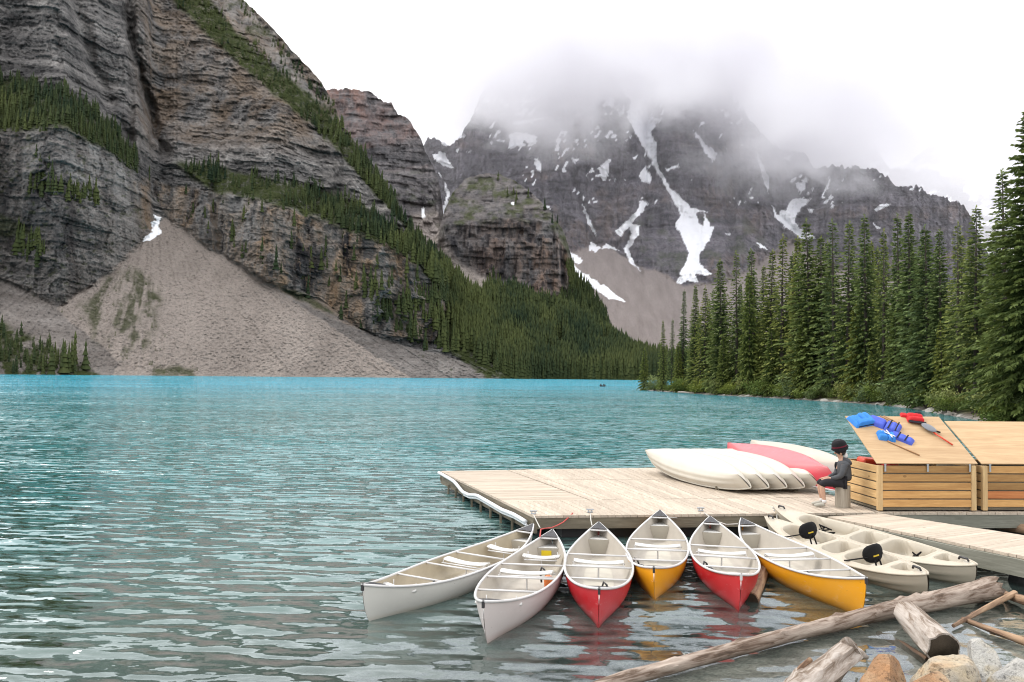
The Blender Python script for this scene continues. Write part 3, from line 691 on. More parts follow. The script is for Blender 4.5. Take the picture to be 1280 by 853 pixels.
# ================================================================== cloud and mist round the far peaks
def m_cloud():
    t = NT('cloud_vapour'); p = t.pos()
    sep = t.node('SeparateXYZ', {0: p}); X, Y, Z = sep.outputs
    n1 = t.noise(t.mapping(p, (0.0060, 0.0042, 0.0072)), 1.0, 7, 0.62, dist=0.4)
    n2 = t.noise(t.mapping(p, (0.0011, 0.0010, 0.0016), loc=(3.1, 0, 0)), 1.0, 2, 0.5)
    # ragged cloud base: lower to the right and round the central peak
    base = t.node('MapRange', {'Value': X, 'From Min': 250.0, 'From Max': 750.0, 'To Min': 575.0, 'To Max': 485.0}, interpolation_type='SMOOTHSTEP').outputs[0]
    gp = t.math('DIVIDE', t.math('SUBTRACT', X, 430.0), 105.0)
    base = t.math('ADD', base, t.math('MULTIPLY', t.math('EXPONENT', t.math('MULTIPLY', t.math('MULTIPLY', gp, gp), -1.0)), 120.0))
    hz = t.math('DIVIDE', t.math('SUBTRACT', Z, base), 110.0)
    f = t.math('ADD', hz, t.math('MULTIPLY', t.math('SUBTRACT', n1, 0.5), 7.0))
    f = t.math('ADD', f, t.math('MULTIPLY', t.math('SUBTRACT', n2, 0.5), 2.2))
    f = t.node('MapRange', {'Value': f, 'From Min': -0.1, 'From Max': 1.3, 'To Min': 0.0, 'To Max': 1.0}, interpolation_type='SMOOTHSTEP').outputs[0]
    wx = t.node('MapRange', {'Value': X, 'From Min': -440.0, 'From Max': -210.0, 'To Min': 0.0, 'To Max': 1.0}, interpolation_type='SMOOTHSTEP').outputs[0]
    top = t.node('MapRange', {'Value': Z, 'From Min': 920.0, 'From Max': 1240.0, 'To Min': 1.0, 'To Max': 0.6}, interpolation_type='SMOOTHSTEP').outputs[0]
    rear = t.node('MapRange', {'Value': Y, 'From Min': 2480.0, 'From Max': 2780.0, 'To Min': 1.0, 'To Max': 0.10}, interpolation_type='SMOOTHSTEP').outputs[0]
    wx = t.math('MULTIPLY', wx, t.node('MapRange', {'Value': X, 'From Min': 820.0, 'From Max': 1150.0, 'To Min': 1.0, 'To Max': 0.45}, interpolation_type='SMOOTHSTEP').outputs[0])
    dens = t.math('MULTIPLY', t.math('MULTIPLY', t.math('MULTIPLY', t.math('MULTIPLY', f, wx), top), rear), 0.0060)
    far = t.node('MapRange', {'Value': Y, 'From Min': 2500.0, 'From Max': 2900.0, 'To Min': 0.0, 'To Max': 0.0015}, interpolation_type='SMOOTHSTEP').outputs[0]
    dens = t.math('ADD', t.math('ADD', dens, far), 0.00016)
    v = t.node('VolumePrincipled', {'Color': (0.95, 0.946, 0.962, 1), 'Density': dens, 'Anisotropy': 0.15})
    t.l.new(v.outputs[0], t.out.inputs['Volume'])
    t.m.cycles.homogeneous_volume = False
    t.m.cycles.volume_step_rate = 1.0
    return t.m
cl = MB().box((650, 2450, 660), (2600, 1500, 1200)).build('cloud', m_cloud())
tag(cl, 'white cloud and mist wrapping the far mountain tops', 'cloud', kind='stuff')
# ================================================================== far forest on the slopes (too many to count)
def m_far_forest():
    t = NT('far_spruce'); p = t.pos()
    a = t.attr('tint'); s = t.node('SeparateColor', {0: a.outputs['Color']})
    c = t.mix(s.outputs[0], (0.016, 0.027, 0.016), (0.068, 0.080, 0.028))
    c = t.mix(t.math('MULTIPLY', t.noise(p, 0.8, 3), 0.5), c, (0.014, 0.024, 0.012))
    t.bsdf(c, 0.95, 0.05)
    return t.m
def scatter(P, PX, PY, prob, seed):
    r = np.random.default_rng(seed)
    k = r.random(PX.shape) < prob
    k[-1, :] = False
    return P[k]
def soft0(px, py, poly, k=2, a=4, f=10, seed=2): return soft(px, py, poly, k, a, f, seed)
def far_trees(P, hts, seed, tiers=6, n=6):
    """spiky many-tiered spruces merged into one mesh"""
    r = np.random.default_rng(seed); N = len(P)
    V, F, T = [], [], []
    ang0 = r.random((N, 1)) * 6.28; base = 0
    wid = hts * (0.11 + 0.05 * r.random(N)); tint = np.clip(0.5 + 0.8 * fbm(P[:, 0] / 30, P[:, 2] / 20, oct=3, seed=9) + 0.5 * (r.random(N) - 0.5), 0, 1)
    lean = (r.random((N, 2)) - 0.5) * 0.05 * hts[:, None]
    for k in range(tiers):
        z0 = 0.06 + 0.94 * k / tiers * 0.93; z1 = min(1.0, z0 + 0.94 / tiers * 1.75)
        rr = wid * (1 - z0) ** 0.8 * (0.75 + 0.5 * r.random(N))
        a = ang0 + np.arange(n)[None] * (2 * PI / n) + k * 0.7
        rj = rr[:, None] * (0.65 + 0.7 * r.random((N, n)))
        ring = np.stack([P[:, None, 0] + np.cos(a) * rj + lean[:, None, 0] * z0, P[:, None, 1] + np.sin(a) * rj + lean[:, None, 1] * z0,
                         P[:, None, 2] + (hts * z0)[:, None] * np.ones((1, n)) - (0.25 * rj)], -1)
        tip = np.stack([P[:, 0] + lean[:, 0] * z1, P[:, 1] + lean[:, 1] * z1, P[:, 2] + hts * z1], -1)[:, None]
        V.append(np.concatenate([ring, tip], 1).reshape(-1, 3))
        i = base + np.arange(N)[:, None] * (n + 1) + np.arange(n)[None]
        j = base + np.arange(N)[:, None] * (n + 1) + (np.arange(n)[None] + 1) % n
        tp = np.broadcast_to(base + np.arange(N)[:, None] * (n + 1) + n, i.shape)
        F.append(np.stack([i, j, tp], -1).reshape(-1, 3)); base += N * (n + 1)
        T.append(np.repeat(tint, n + 1))
    V, F, T = np.concatenate(V), np.concatenate(F), np.concatenate(T)
    return V, F, np.stack([T, T, T], -1)
M_FF = m_far_forest()
cA = 1.25 ** 2
dens = np.zeros_like(AX)
nA = fbm(AX / 14, AY / 9, oct=3, seed=160)
dens = np.maximum(dens, soft0(AX, AY, [(520, 300), (545, 322), (575, 352), (600, 372), (640, 366), (705, 390), (765, 426), (830, 455), (905, 468), (905, 478), (650, 478), (610, 458), (575, 430), (560, 385), (538, 345)]) * 0.19 * smooth(-0.55, 0.05, nA))
dens = np.maximum(dens, soft0(AX, AY, [(430, 350), (470, 362), (520, 372), (565, 372), (590, 440), (560, 440), (525, 438), (480, 405), (440, 385)]) * 0.03 * smooth(-0.2, 0.3, nA))
dens = np.maximum(dens, soft0(AX, AY, L_trees, 2, 5) * 0.10)
dens = np.maximum(dens, soft0(AX, AY, L_mid, 2, 6) * 0.085 * smooth(-0.35, 0.2, nA))
dens = np.maximum(dens, soft0(AX, AY, L_up, 2, 5) * 0.085 * smooth(-0.5, 0.1, nA))
dens = np.maximum(dens, soft0(AX, AY, [(300, -3), (415, 126), (520, 293), (512, 293), (405, 132), (300, 12)], 2, 4) * 0.06)
dens = np.maximum(dens, soft0(AX, AY, [(60, 190), (70, 235), (60, 250), (45, 235), (40, 195)], 2, 5) * 0.03 + soft0(AX, AY, [(30, 220), (130, 250), (135, 262), (30, 245)], 2, 5) * 0.03 + soft0(AX, AY, [(10, 290), (60, 310), (45, 340), (20, 320)], 2, 5) * 0.03)
dens = np.maximum(dens, soft0(AX, AY, [(-40, 400), (0, 410), (50, 432), (130, 466), (-40, 472)], 2, 5) * 0.030)
dens = np.maximum(dens, soft0(AX, AY, C_band, 2) * 0.002)
dens = np.maximum(dens, soft0(AX, AY, [(255, -5), (300, -5), (420, 140), (500, 262), (440, 185), (340, 80)], 2) * 0.012)
dens[:, :] *= (AY < A_base(AX) - 1.5)
PA = scatter(AP, AX, AY, dens, 201)
dB = soft0(BX, BY, [(706, 330), (742, 362), (766, 420), (800, 452), (830, 470), (660, 470), (680, 390), (716, 362)], 2, 3) * 0.16 + soft0(BX, BY, [(612, 345), (660, 372), (720, 385), (700, 420), (600, 380)], 2, 3) * 0.10
dB = np.maximum(dB, soft0(BX, BY, [(600, 216), (640, 222), (690, 262), (705, 292), (660, 262), (610, 232)], 2, 4) * 0.012)
dS = soft0(AX, AY, [(160, 332), (188, 342), (205, 380), (215, 440), (165, 455), (110, 430), (92, 390), (130, 352)], 2, 8) * 0.016 + soft0(AX, AY, T_fan, 1) * 0.0006 + soft0(AX, AY, [(-40, 395), (0, 405), (50, 428), (130, 464), (-40, 470)], 2, 5) * 0.03 + soft0(AX, AY, [(185, 455), (250, 460), (250, 470), (185, 470)], 1) * 0.05 + soft0(AX, AY, [(480, 420), (540, 440), (620, 470), (560, 470)], 1) * 0.006
PS = scatter(AP, AX, AY, dS, 203)
PB = scatter(BP, BX, BY, dB, 202)
r_ = np.random.default_rng(5)
dist = np.hypot(PA[:, 0], PA[:, 1])
# the tongue of forest at the water's edge stands tallest, ledge trees are stunted
hA = (6.5 + 9.5 * r_.random(len(PA)) ** 1.3) * np.where(PA[:, 2] < 120, 1.25, 1.0) * np.where(PA[:, 2] > 330, 0.95, 1.0)
hA = hA * np.where((PA[:, 2] > 230) & (PA[:, 0] > -330), 0.68, 1.0)
hA = np.where((PA[:, 0] < -250) & (PA[:, 2] < 60), 5 + 6 * r_.random(len(PA)), hA)
hA = hA * np.where((PA[:, 0] < -60) & (PA[:, 2] > 90), 0.82, 1.0)
hB = 11 + 7 * r_.random(len(PB))
V1, F1, T1 = far_trees(PA - np.array([0, 0, 0.5]), hA, 11)
V2, F2, T2 = far_trees(PB - np.array([0, 0, 0.5]), hB, 12)
V3, F3, T3 = far_trees(PS - np.array([0, 0, 0.3]), 0.9 + 2.2 * r_.random(len(PS)) ** 2, 13, tiers=3)
V3 = V3 + 0.0; T3 = T3 * 0 + 1.0
ff = np_mesh('far_forest', np.concatenate([V1, V2, V3]), np.concatenate([F1, F2 + len(V1), F3 + len(V1) + len(V2)]), M_FF, attrs={'tint': np.concatenate([T1, T2, T3])})
tag(ff, 'dark spruce forest covering the far mountain slopes and ledges', 'forest', kind='stuff')
print('far trees', len(PA), len(PB))
# ================================================================== wooded shore on the right
shore_px = [(798, 487.5), (830, 490), (900, 494.5), (960, 497.5), (1040, 502.5), (1100, 506.5), (1140, 511), (1190, 520), (1235, 528), (1285, 534)]
shore = [at(x, y, 0) for x, y in shore_px] + [Vector((27, 42, 0)), Vector((23, 30, 0)), Vector((19, 20, 0)), Vector((16.5, 12, 0)), Vector((14, 4, 0)), Vector((10, -4, 0))]
def resample(pts, n):
    d = [0]
    for a, b in zip(pts[:-1], pts[1:]): d.append(d[-1] + (b - a).length)
    out = []
    for k in range(n):
        s = d[-1] * k / (n - 1); i = max(j for j in range(len(d)) if d[j] <= s + 1e-9); i = min(i, len(pts) - 2)
        out.append(pts[i].lerp(pts[i + 1], (s - d[i]) / (d[i + 1] - d[i])))
    return out
sh = resample(shore, 160)
offs = [(-2, -0.7), (-0.4, -0.12), (0.3, 0.10), (1.0, 0.34), (2.5, 0.62), (5, 0.95), (10, 1.5), (20, 2.4), (45, 5), (110, 12), (220, 24)]
rows = []
for o_, z_ in offs:
    row = []
    for i, p in enumerate(sh):
        T = (sh[min(i + 1, 159)] - sh[max(i - 1, 0)]); T.z = 0; T.normalize()
        n = Vector((-T.y, T.x, 0)) if True else None
        if n.x < 0 and n.y < 0: n = -n
        n = (n + Vector((0.9, 0.25, 0))).normalized()
        tipf = min(1.0, 0.18 + i / 18.0)
        j = 0.35 * float(vnoise(i * 0.6, o_ * 0.3, seed=9)) * (1 if 0.2 < o_ < 30 else 0.3)
        q = p + n * (o_ * (1 if o_ < 3 else tipf)) + Vector((j, j, 0))
        row.append((q.x, q.y, z_ * (tipf if z_ > 0.4 else 1) + 0.12 * j))
    rows.append(row)
V = np.array(rows).reshape(-1, 3)
def m_bank():
    t = NT('forest_floor'); p = t.pos()
    z = t.node('SeparateXYZ', {0: p}).outputs[2]
    n = t.noise(p, 1.1, 6, 0.7); n2 = t.noise(p, 0.25, 3)
    grass = t.mix(n, (0.030, 0.048, 0.012), (0.115, 0.125, 0.035))
    soil = t.mix(n, (0.06, 0.045, 0.03), (0.20, 0.165, 0.12))
    c = t.mix(t.ramp(n2, [(0.42, 0.0), (0.56, 1.0)]), grass, soil)
    stones = t.node('TexVoronoi', {'Scale': 2.2}); t.l.new(p, stones.inputs['Vector'])
    rock = t.mix(stones.outputs['Distance'], (0.34, 0.32, 0.30), (0.10, 0.09, 0.08))
    low = t.node('MapRange', {'Value': t.math('ADD', z, t.math('MULTIPLY', n2, 0.5)), 'From Min': 0.30, 'From Max': 0.62}).outputs[0]
    c = t.mix(low, rock, c)
    t.bsdf(c, 0.95, 0.1, t.bump(n, 0.8, 0.2))
    return t.m
bank = np_mesh('shore_bank', V, grid_faces(len(offs), 160)[:, ::-1], m_bank(), sm=True)
tag(bank, 'low grassy bank with stones at the foot of the spruce wood', 'bank', kind='structure')

def m_needles(name, dark, light):
    t = NT(name); r = t.rnd()
    a = t.attr('tint'); s = t.node('SeparateColor', {0: a.outputs['Color']})
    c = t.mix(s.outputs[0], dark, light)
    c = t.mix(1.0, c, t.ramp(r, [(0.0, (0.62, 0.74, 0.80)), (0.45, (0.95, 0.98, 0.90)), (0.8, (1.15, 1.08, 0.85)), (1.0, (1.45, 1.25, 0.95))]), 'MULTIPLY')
    sh_ = t.node('BsdfPrincipled', {'Base Color': c, 'Roughness': 0.7, 'Specular IOR Level': 0.2})
    tr = t.node('BsdfTranslucent', {'Color': t.mix(0.5, c, light)})
    mxs = t.node('MixShader', {0: 0.22, 1: sh_.outputs[0], 2: tr.outputs[0]})
    t.l.new(mxs.outputs[0], t.out.inputs[0])
    return t.m
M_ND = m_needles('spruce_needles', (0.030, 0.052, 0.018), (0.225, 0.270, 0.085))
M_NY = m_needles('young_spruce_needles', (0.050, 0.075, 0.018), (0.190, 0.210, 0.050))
M_NG = m_needles('dead_twigs', (0.10, 0.095, 0.085), (0.20, 0.19, 0.175))
M_BARK = m_wood('spruce_bark', (0.085, 0.068, 0.055), (0.035, 0.028, 0.024), axis=2, knots=False)
def spruce_mesh(seed, H=18.0, wid=1.9, clear=0.06, dens=1.0, ragged=0.3):
    """crown of drooping boughs, each bough a spray of twig-sized faces"""
    r = np.random.default_rng(seed)
    c, dirs, L, W, T = [], [], [], [], []
    z = H * clear
    while z < H * 0.985:
        f = z / H
        R = wid * min(1, 0.7 + f * 2.0) * (1 - f) ** 0.9 * (1 + ragged * (r.random() - 0.5)) + 0.10
        nb = max(4, int((6 + 5 * (1 - f)) * dens)); a0 = r.random() * 6.28
        for k in range(nb):
            a = a0 + 6.283 * k / nb + 0.5 * (r.random() - 0.5)
            Lb = R * (0.6 + 0.6 * r.random())
            el = rad(18) * f - rad(22) * (1 - f) + rad(12) * (r.random() - 0.5)
            d = np.array([math.cos(a) * math.cos(el), math.sin(a) * math.cos(el), math.sin(el)])
            side = np.array([-math.sin(a), math.cos(a), 0])
            zz = z + 0.25 * (r.random() - 0.5)
            nt = max(4, int(Lb / 0.085 * dens))
            for j in range(nt):
                u = 0.08 + 0.92 * (j + r.random()) / nt
                pos = np.array([0, 0, zz]) + d * Lb * u + np.array([0, 0, -0.10 * Lb * u * u + 0.10 * Lb * max(0, u - 0.7)])
                sgn = 1 if r.random() < 0.5 else -1
                dd_ = d * (0.55 + 0.5 * r.random()) + side * sgn * (0.8 * r.random()) + np.array([0, 0, -0.15 - 0.55 * r.random()])
                dd_ /= np.linalg.norm(dd_)
                c.append(pos); dirs.append(dd_); L.append((0.30 + 0.30 * r.random()) * (0.55 + 0.45 * (1 - f))); W.append(0.055 + 0.05 * r.random())
                T.append(min(1.0, max(0.0, (u - 0.35) * 1.1 + 0.35 * (r.random() - 0.5))))  # shaded inner crown and lit tips painted into the needle tint
        z += (0.26 + 0.10 * r.random()) * (0.75 + 0.4 * (1 - f)) / dens ** 0.5
    for k in range(10):                      # leader
        c.append(np.array([0, 0, H * (0.965 + 0.004 * k)])); a = r.random() * 6.28
        dirs.append(np.array([math.cos(a) * 0.5, math.sin(a) * 0.5, 0.8])); L.append(0.22); W.append(0.06); T.append(0.8)
    c, dirs, L, W, T = map(np.array, (c, dirs, L, W, T))
    rv = r.normal(size=c.shape); nrm = np.cross(dirs, rv); nrm /= np.linalg.norm(nrm, axis=1)[:, None] + 1e-9
    n2 = np.array([0, 0, 1.0]) * 0.9 + nrm; s_ = np.cross(dirs, n2); s_ /= np.linalg.norm(s_, axis=1)[:, None] + 1e-9
    p0 = c; p1 = c + dirs * (L * 0.45)[:, None] + s_ * W[:, None]; p2 = c + dirs * L[:, None]; p3 = c + dirs * (L * 0.45)[:, None] - s_ * W[:, None]
    V = np.stack([p0, p1, p2, p3], 1).reshape(-1, 3)
    F = np.arange(len(V)).reshape(-1, 4)
    t3 = np.repeat(T, 4)
    return V, F, np.stack([t3] * 3, -1)
def make_spruce(seed, H, wid, clear, dens, ragged, mat, bend=0.0):
    root = empty('spruce_tree')
    V, F, T = spruce_mesh(seed, H, wid, clear, dens, ragged)
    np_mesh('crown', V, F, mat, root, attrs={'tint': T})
    m = MB(); r = random.Random(seed)
    m.tube([(0, 0, -0.5), (0, 0, 0.15), (0.03, 0.02, H * 0.3), (0.0, 0.04, H * 0.65), (0, 0, H * 0.985)], [0.30 * H / 18 + 0.06, 0.23 * H / 18, 0.17 * H / 18, 0.09 * H / 18, 0.015], 8)
    for k in range(12):                      # dead snags low on the stem
        z = H * (0.02 + 0.10 * r.random()); a = r.random() * 6.28; l = 0.5 + 0.7 * r.random()
        m.tube([(0, 0, z), (math.cos(a) * l, math.sin(a) * l, z - 0.15)], [0.025, 0.008], 4)
    m.build('trunk', M_BARK, root, sm=True)
    return root
protos = [make_spruce(1, 18, 2.0, 0.05, 1.0, 0.5, M_ND), make_spruce(2, 18, 1.7, 0.09, 0.95, 0.7, M_ND), make_spruce(3, 18, 2.3, 0.04, 1.05, 0.6, M_ND),
          make_spruce(4, 18, 1.85, 0.12, 0.85, 0.9, M_ND), make_spruce(5, 18, 1.6, 0.05, 1.1, 0.5, M_ND), make_spruce(10, 18, 1.35, 0.16, 0.8, 1.1, M_ND), make_spruce(12, 18, 2.5, 0.03, 1.0, 0.8, M_ND), make_spruce(13, 18, 1.9, 0.07, 0.75, 1.2, M_ND)]
p_young = make_spruce(6, 10, 1.8, 0.03, 1.15, 0.4, M_NY)
p_dead = make_spruce(7, 12, 1.0, 0.10, 0.40, 0.9, M_NG)
p_big = make_spruce(8, 20, 3.9, 0.02, 1.35, 0.6, M_NY)
p_bare = make_spruce(9, 18, 2.8, 0.17, 0.95, 0.7, M_ND)
used = set()
rt = random.Random(3)
def plant(proto, loc, h, ws, rz, label, group=None, pH=18.0):
    if id(proto) in used: o = copy_tree(proto)
    else: o = proto; used.add(id(proto))
    o.location = loc; o.rotation_euler = (rt.gauss(0, 0.014), rt.gauss(0, 0.014), rz); o.scale = (h / pH * ws, h / pH * ws, h / pH)
    return tag(o, label, 'tree', group)
def shore_y(px): return float(np.interp(px, [a for a, b in shore_px], [b for a, b in shore_px]))
def base_at(px, back):
    """ground point 'back' metres behind the waterline on the bearing of px"""
    p = at(px, shore_y(px), 0); d = p.normalized()
    q = p + d * back
    z = float(np.interp(back * 0.7, [o for o, _ in offs], [z for _, z in offs]))
    return Vector((q.x, q.y, z - 0.05))
LB_F = 'tall dark green spruce in the front rank of the lakeshore wood'
LB_B = 'slender dark spruce standing deeper inside the lakeshore wood'
G_F, G_B = 'front spruces of the lakeshore wood', 'inner spruces of the lakeshore wood'
front = [(829, 401, 1), (839, 399, 3), (853, 362, 4), (868, 357, 5), (880, 357, 4), (902, 325, 5), (921, 314, 6), (943, 311, 9), (960, 312, 8), (977, 294, 5), (990, 316, 9), (1001, 296, 7), (1014, 273, 6), (1028, 296, 8),
         (1043, 275, 5), (1060, 278, 5), (1083, 271, 5), (1104, 287, 6), (1124, 268, 8), (1140, 266, 7), (1162, 280, 5), (1177, 287, 8), (1198, 278, 7), (1238, 280, 12), (1259, 214, 9)]
for i, (px, ty, back) in enumerate(front):
    b = base_at(px, back); top = at_r(px, ty, b.y)
    plant(protos[[0, 5, 1, 4, 6, 2, 7, 3][i % 8]], b, top.z - b.z, rt.uniform(0.95, 1.3) * (0.85 if px < 890 else 1.05), rt.uniform(0, 6.28), LB_F, G_F)
for i in range(62):
    px = 838 + (1290 - 838) * (i + 0.6 * rt.random()) / 62
    ty0 = float(np.interp(px, [830, 850, 870, 900, 940, 1000, 1060, 1140, 1200, 1260, 1290], [420, 380, 372, 345, 325, 305, 290, 284, 290, 285, 260]))
    b = base_at(px, 10 + 26 * rt.random()); top = at_r(px, ty0 + rt.choice((2, 10, 22, 40, 65)) + rt.uniform(0, 12), b.y)
    plant(protos[rt.randrange(8)], b, max(6, top.z - b.z), rt.uniform(1.0, 1.35), rt.uniform(0, 6.28), LB_B, G_B)
b = base_at(1220, 5); plant(p_bare, b, at_r(1220, 259, b.y).z - b.z, 1.15, 0.4, 'tall spruce with a bare lower trunk beside the shore stones')
b = at(805.5, 487.6, 0.12); plant(p_young, b, at_r(805, 436, b.y).z - b.z, 0.95, 1.0, 'lone small spruce at the tip of the wooded point', None, 10)
b = base_at(1290, 3); b = Vector((b.x, b.y, 0.7)); plant(p_big, b, at_r(1282, 128, b.y).z - b.z, 1.0, 2.0, 'largest light green spruce with broad boughs above the plywood lid', None, 20)
b = base_at(875, 2); plant(p_dead, b, 7.5, 1.2, 0.6, 'grey dead spruce with bare twigs at the water edge', None, 12)
for px, ty, back in ((936, 343, 4), (965, 405, 2), (903, 420, 2), (1002, 400, 3), (1146, 385, 3), (1070, 380, 3), (1118, 390, 3), (1178, 402, 3), (848, 430, 1), (1090, 440, 2), (1246, 380, 3)):
    b = base_at(px, back); plant(p_young, b, at_r(px, ty, b.y).z - b.z, rt.uniform(0.75, 1.0) if ty > 370 else 0.72, rt.uniform(0, 6.28), 'light yellow green young spruce among the dark shoreline spruces', 'young spruces along the shore', 10)

# shrubs
def make_shrub(seed, mat, R=1.2, H=1.3, n=1300):
    r = np.random.default_rng(seed)
    root = empty('shrub')
    cl_ = r.normal(size=(14, 3)) * np.array([R * 0.42, R * 0.42, H * 0.22]) + np.array([0, 0, H * 0.5])
    k = r.integers(0, 14, n)
    c = cl_[k] + r.normal(size=(n, 3)) * np.array([0.26, 0.26, 0.22]); c[:, 2] = np.abs(c[:, 2]) + 0.03
    d = r.normal(size=(n, 3)); d[:, 2] += 0.5; d /= np.linalg.norm(d, axis=1)[:, None]
    s_ = np.cross(d, r.normal(size=(n, 3))); s_ /= np.linalg.norm(s_, axis=1)[:, None]
    L = 0.10 + 0.10 * r.random(n); W = L * 0.38
    V = np.stack([c, c + d * (L * .5)[:, None] + s_ * W[:, None], c + d * L[:, None], c + d * (L * .5)[:, None] - s_ * W[:, None]], 1).reshape(-1, 3)
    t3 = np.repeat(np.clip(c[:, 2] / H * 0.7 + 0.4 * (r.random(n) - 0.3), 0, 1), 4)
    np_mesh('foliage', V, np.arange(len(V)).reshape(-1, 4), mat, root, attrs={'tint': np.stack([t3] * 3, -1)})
    m = MB(); q = random.Random(seed)
    for j in range(7):
        a = q.random() * 6.28; l = R * 0.6 * q.random()
        m.tube([(0, 0, -0.2), (math.cos(a) * l * 0.5, math.sin(a) * l * 0.5, H * 0.35), (math.cos(a) * l, math.sin(a) * l, H * 0.75)], [0.03, 0.02, 0.008], 5)
    m.build('stem', M_BARK, root)
    return root
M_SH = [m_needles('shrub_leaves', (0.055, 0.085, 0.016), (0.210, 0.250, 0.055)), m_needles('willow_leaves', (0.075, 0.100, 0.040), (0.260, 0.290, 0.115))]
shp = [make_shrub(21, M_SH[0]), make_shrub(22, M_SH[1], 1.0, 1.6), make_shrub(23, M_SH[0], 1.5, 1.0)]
GS = 'shrubs along the wooded shore'
for i in range(56):
    px = 815 + (1285 - 815) * (i + rt.random()) / 56; b = base_at(px, 0.8 + 3.5 * rt.random() ** 1.5)
    pr = shp[rt.randrange(3)]
    if id(pr) in used: o = copy_tree(pr)
    else: o = pr; used.add(id(pr))
    s_ = rt.uniform(0.8, 1.7) * (1.15 if px < 1000 else 0.85)
    o.location = b; o.rotation_euler = (0, 0, rt.uniform(0, 6.28)); o.scale = (s_, s_, s_ * rt.uniform(0.8, 1.2))
    y_ = pr is shp[1]
    tag(o, 'pale grey green willow shrub on the wooded lake shore' if y_ else 'low bright green leafy shrub on the wooded lake shore', 'shrub', 'willows along the wooded shore' if y_ else GS)
# stones and drift logs on that shore
M_ST = m_simple('shore_stone', (0.42, 0.40, 0.37), 0.85, 0.2, 0.5, 3.0, 0.6)
M_DRIFT = m_wood('drift_grey', (0.55, 0.50, 0.44), (0.22, 0.18, 0.15), axis=0, grain=1.5, knots=False)
def rock_mesh(seed, sx, sy, sz, cuts=9, sub=2):
    r = random.Random(seed); bm = bmesh.new(); bmesh.ops.create_icosphere(bm, subdivisions=4, radius=1)
    for k in range(cuts):
        n = Vector((r.uniform(-1, 1), r.uniform(-1, 1), r.uniform(-0.4, 1))).normalized(); d = r.uniform(0.42, 0.78)
        for v in bm.verts:
            e = v.co.dot(n) - d
            if e > 0: v.co -= n * e
    V = np.array([v.co[:] for v in bm.verts]); F = [[v.index for v in f.verts] for f in bm.faces]; bm.free()
    V = V * (1 + 0.018 * vnoise(V[:, 0] * 5 + seed, V[:, 1] * 5 + V[:, 2] * 3, seed)[:, None]) * np.array([sx, sy, sz])
    return V, F
def rock(name, seed, loc, size, mat, label, cat='rock', group=None, rz=0, cuts=9):
    V, F = rock_mesh(seed, *size, cuts=cuts)
    o = mesh_obj(name, V.tolist(), F, mat, None, True, loc, (0, 0, rz)); auto_smooth(o, 14)
    return tag(o, label, cat, group)
for i, (px, dy, s_) in enumerate(((1006, 1, .5), (1030, 0, .7), (1046, 1, .6), (1158, 1, .5), (1165, 0, .9), (1170, 2, .7), (1178, 1, .6), (1187, 0, .5), (1192, 3, .4), (1200, 2, .55), (1098, 0, .5), (1120, 1, .45), (935, 0, .6), (950, 1, .5), (906, 0, .5))):
    b = base_at(px, 0.4 + 0.3 * dy); rock('shore_stone', 300 + i, (b.x, b.y, 0.05), (s_ * rt.uniform(.8, 1.4), s_ * .8, s_ * .45), M_ST, 'small pale stone at the waterline below the spruce wood', 'stone', 'stones at the far waterline', rt.uniform(0, 3))
for i, (xa, ya, xb, yb) in enumerate(((848, 490.5, 862, 491.2), (1150, 508.5, 1172, 512), (1172, 514, 1196, 518))):
    a, b = at(xa, ya, 0.15), at(xb, yb, 0.15)
    o = MB().tube([a, a.lerp(b, 0.5) + Vector((0, 0, 0.05)), b], [0.17, 0.15, 0.1], 8).build('drift_log', M_DRIFT, sm=True)
    tag(o, ['bleached drift log lying at the tip of the wooded point', 'weathered drift log by the shore stones under the shrubs', 'pale drift log end-on to the water below the bare trunk spruce'][i], 'log')
# ================================================================== dock, pier
DZ = 0.45
M_DECK = m_wood('deck_plank_along', (0.57, 0.485, 0.39), (0.36, 0.295, 0.23), axis=0, rnd=0.22)
M_DECKY = m_wood('deck_plank_across', (0.57, 0.485, 0.39), (0.36, 0.295, 0.23), axis=1, rnd=0.22)
M_FASC = m_wood('wet_fascia', (0.24, 0.205, 0.15), (0.10, 0.085, 0.06), axis=0, rnd=0.3)
M_FASG = m_wood('grey_fascia', (0.27, 0.265, 0.22), (0.13, 0.13, 0.10), axis=0, rnd=0.3)
M_BLACK = m_simple('black_float', (0.018, 0.018, 0.02), 0.5, 0.4, 0.3)
M_STEEL = m_simple('galvanised_steel', (0.42, 0.44, 0.46), 0.45, 0.5, 0.3, metal=0.7)
FL, FR2, FR, BR, BL = Vector((0.43, 15.71, 0)), Vector((6.21, 16.47, 0)), Vector((7.0, 16.57, 0)), Vector((7.2, 25.0, 0)), Vector((-1.85, 22.73, 0))
L25, S1, S3, R25 = Vector((-0.14, 17.47, 0)), Vector((1.63, 17.77, 0)), Vector((5.95, 18.51, 0)), Vector((7.05, 18.70, 0))
SB = Vector((-0.09, 23.19, 0)); SM = Vector((0.62, 21.05, 0)); RM = Vector((7.12, 21.9, 0))
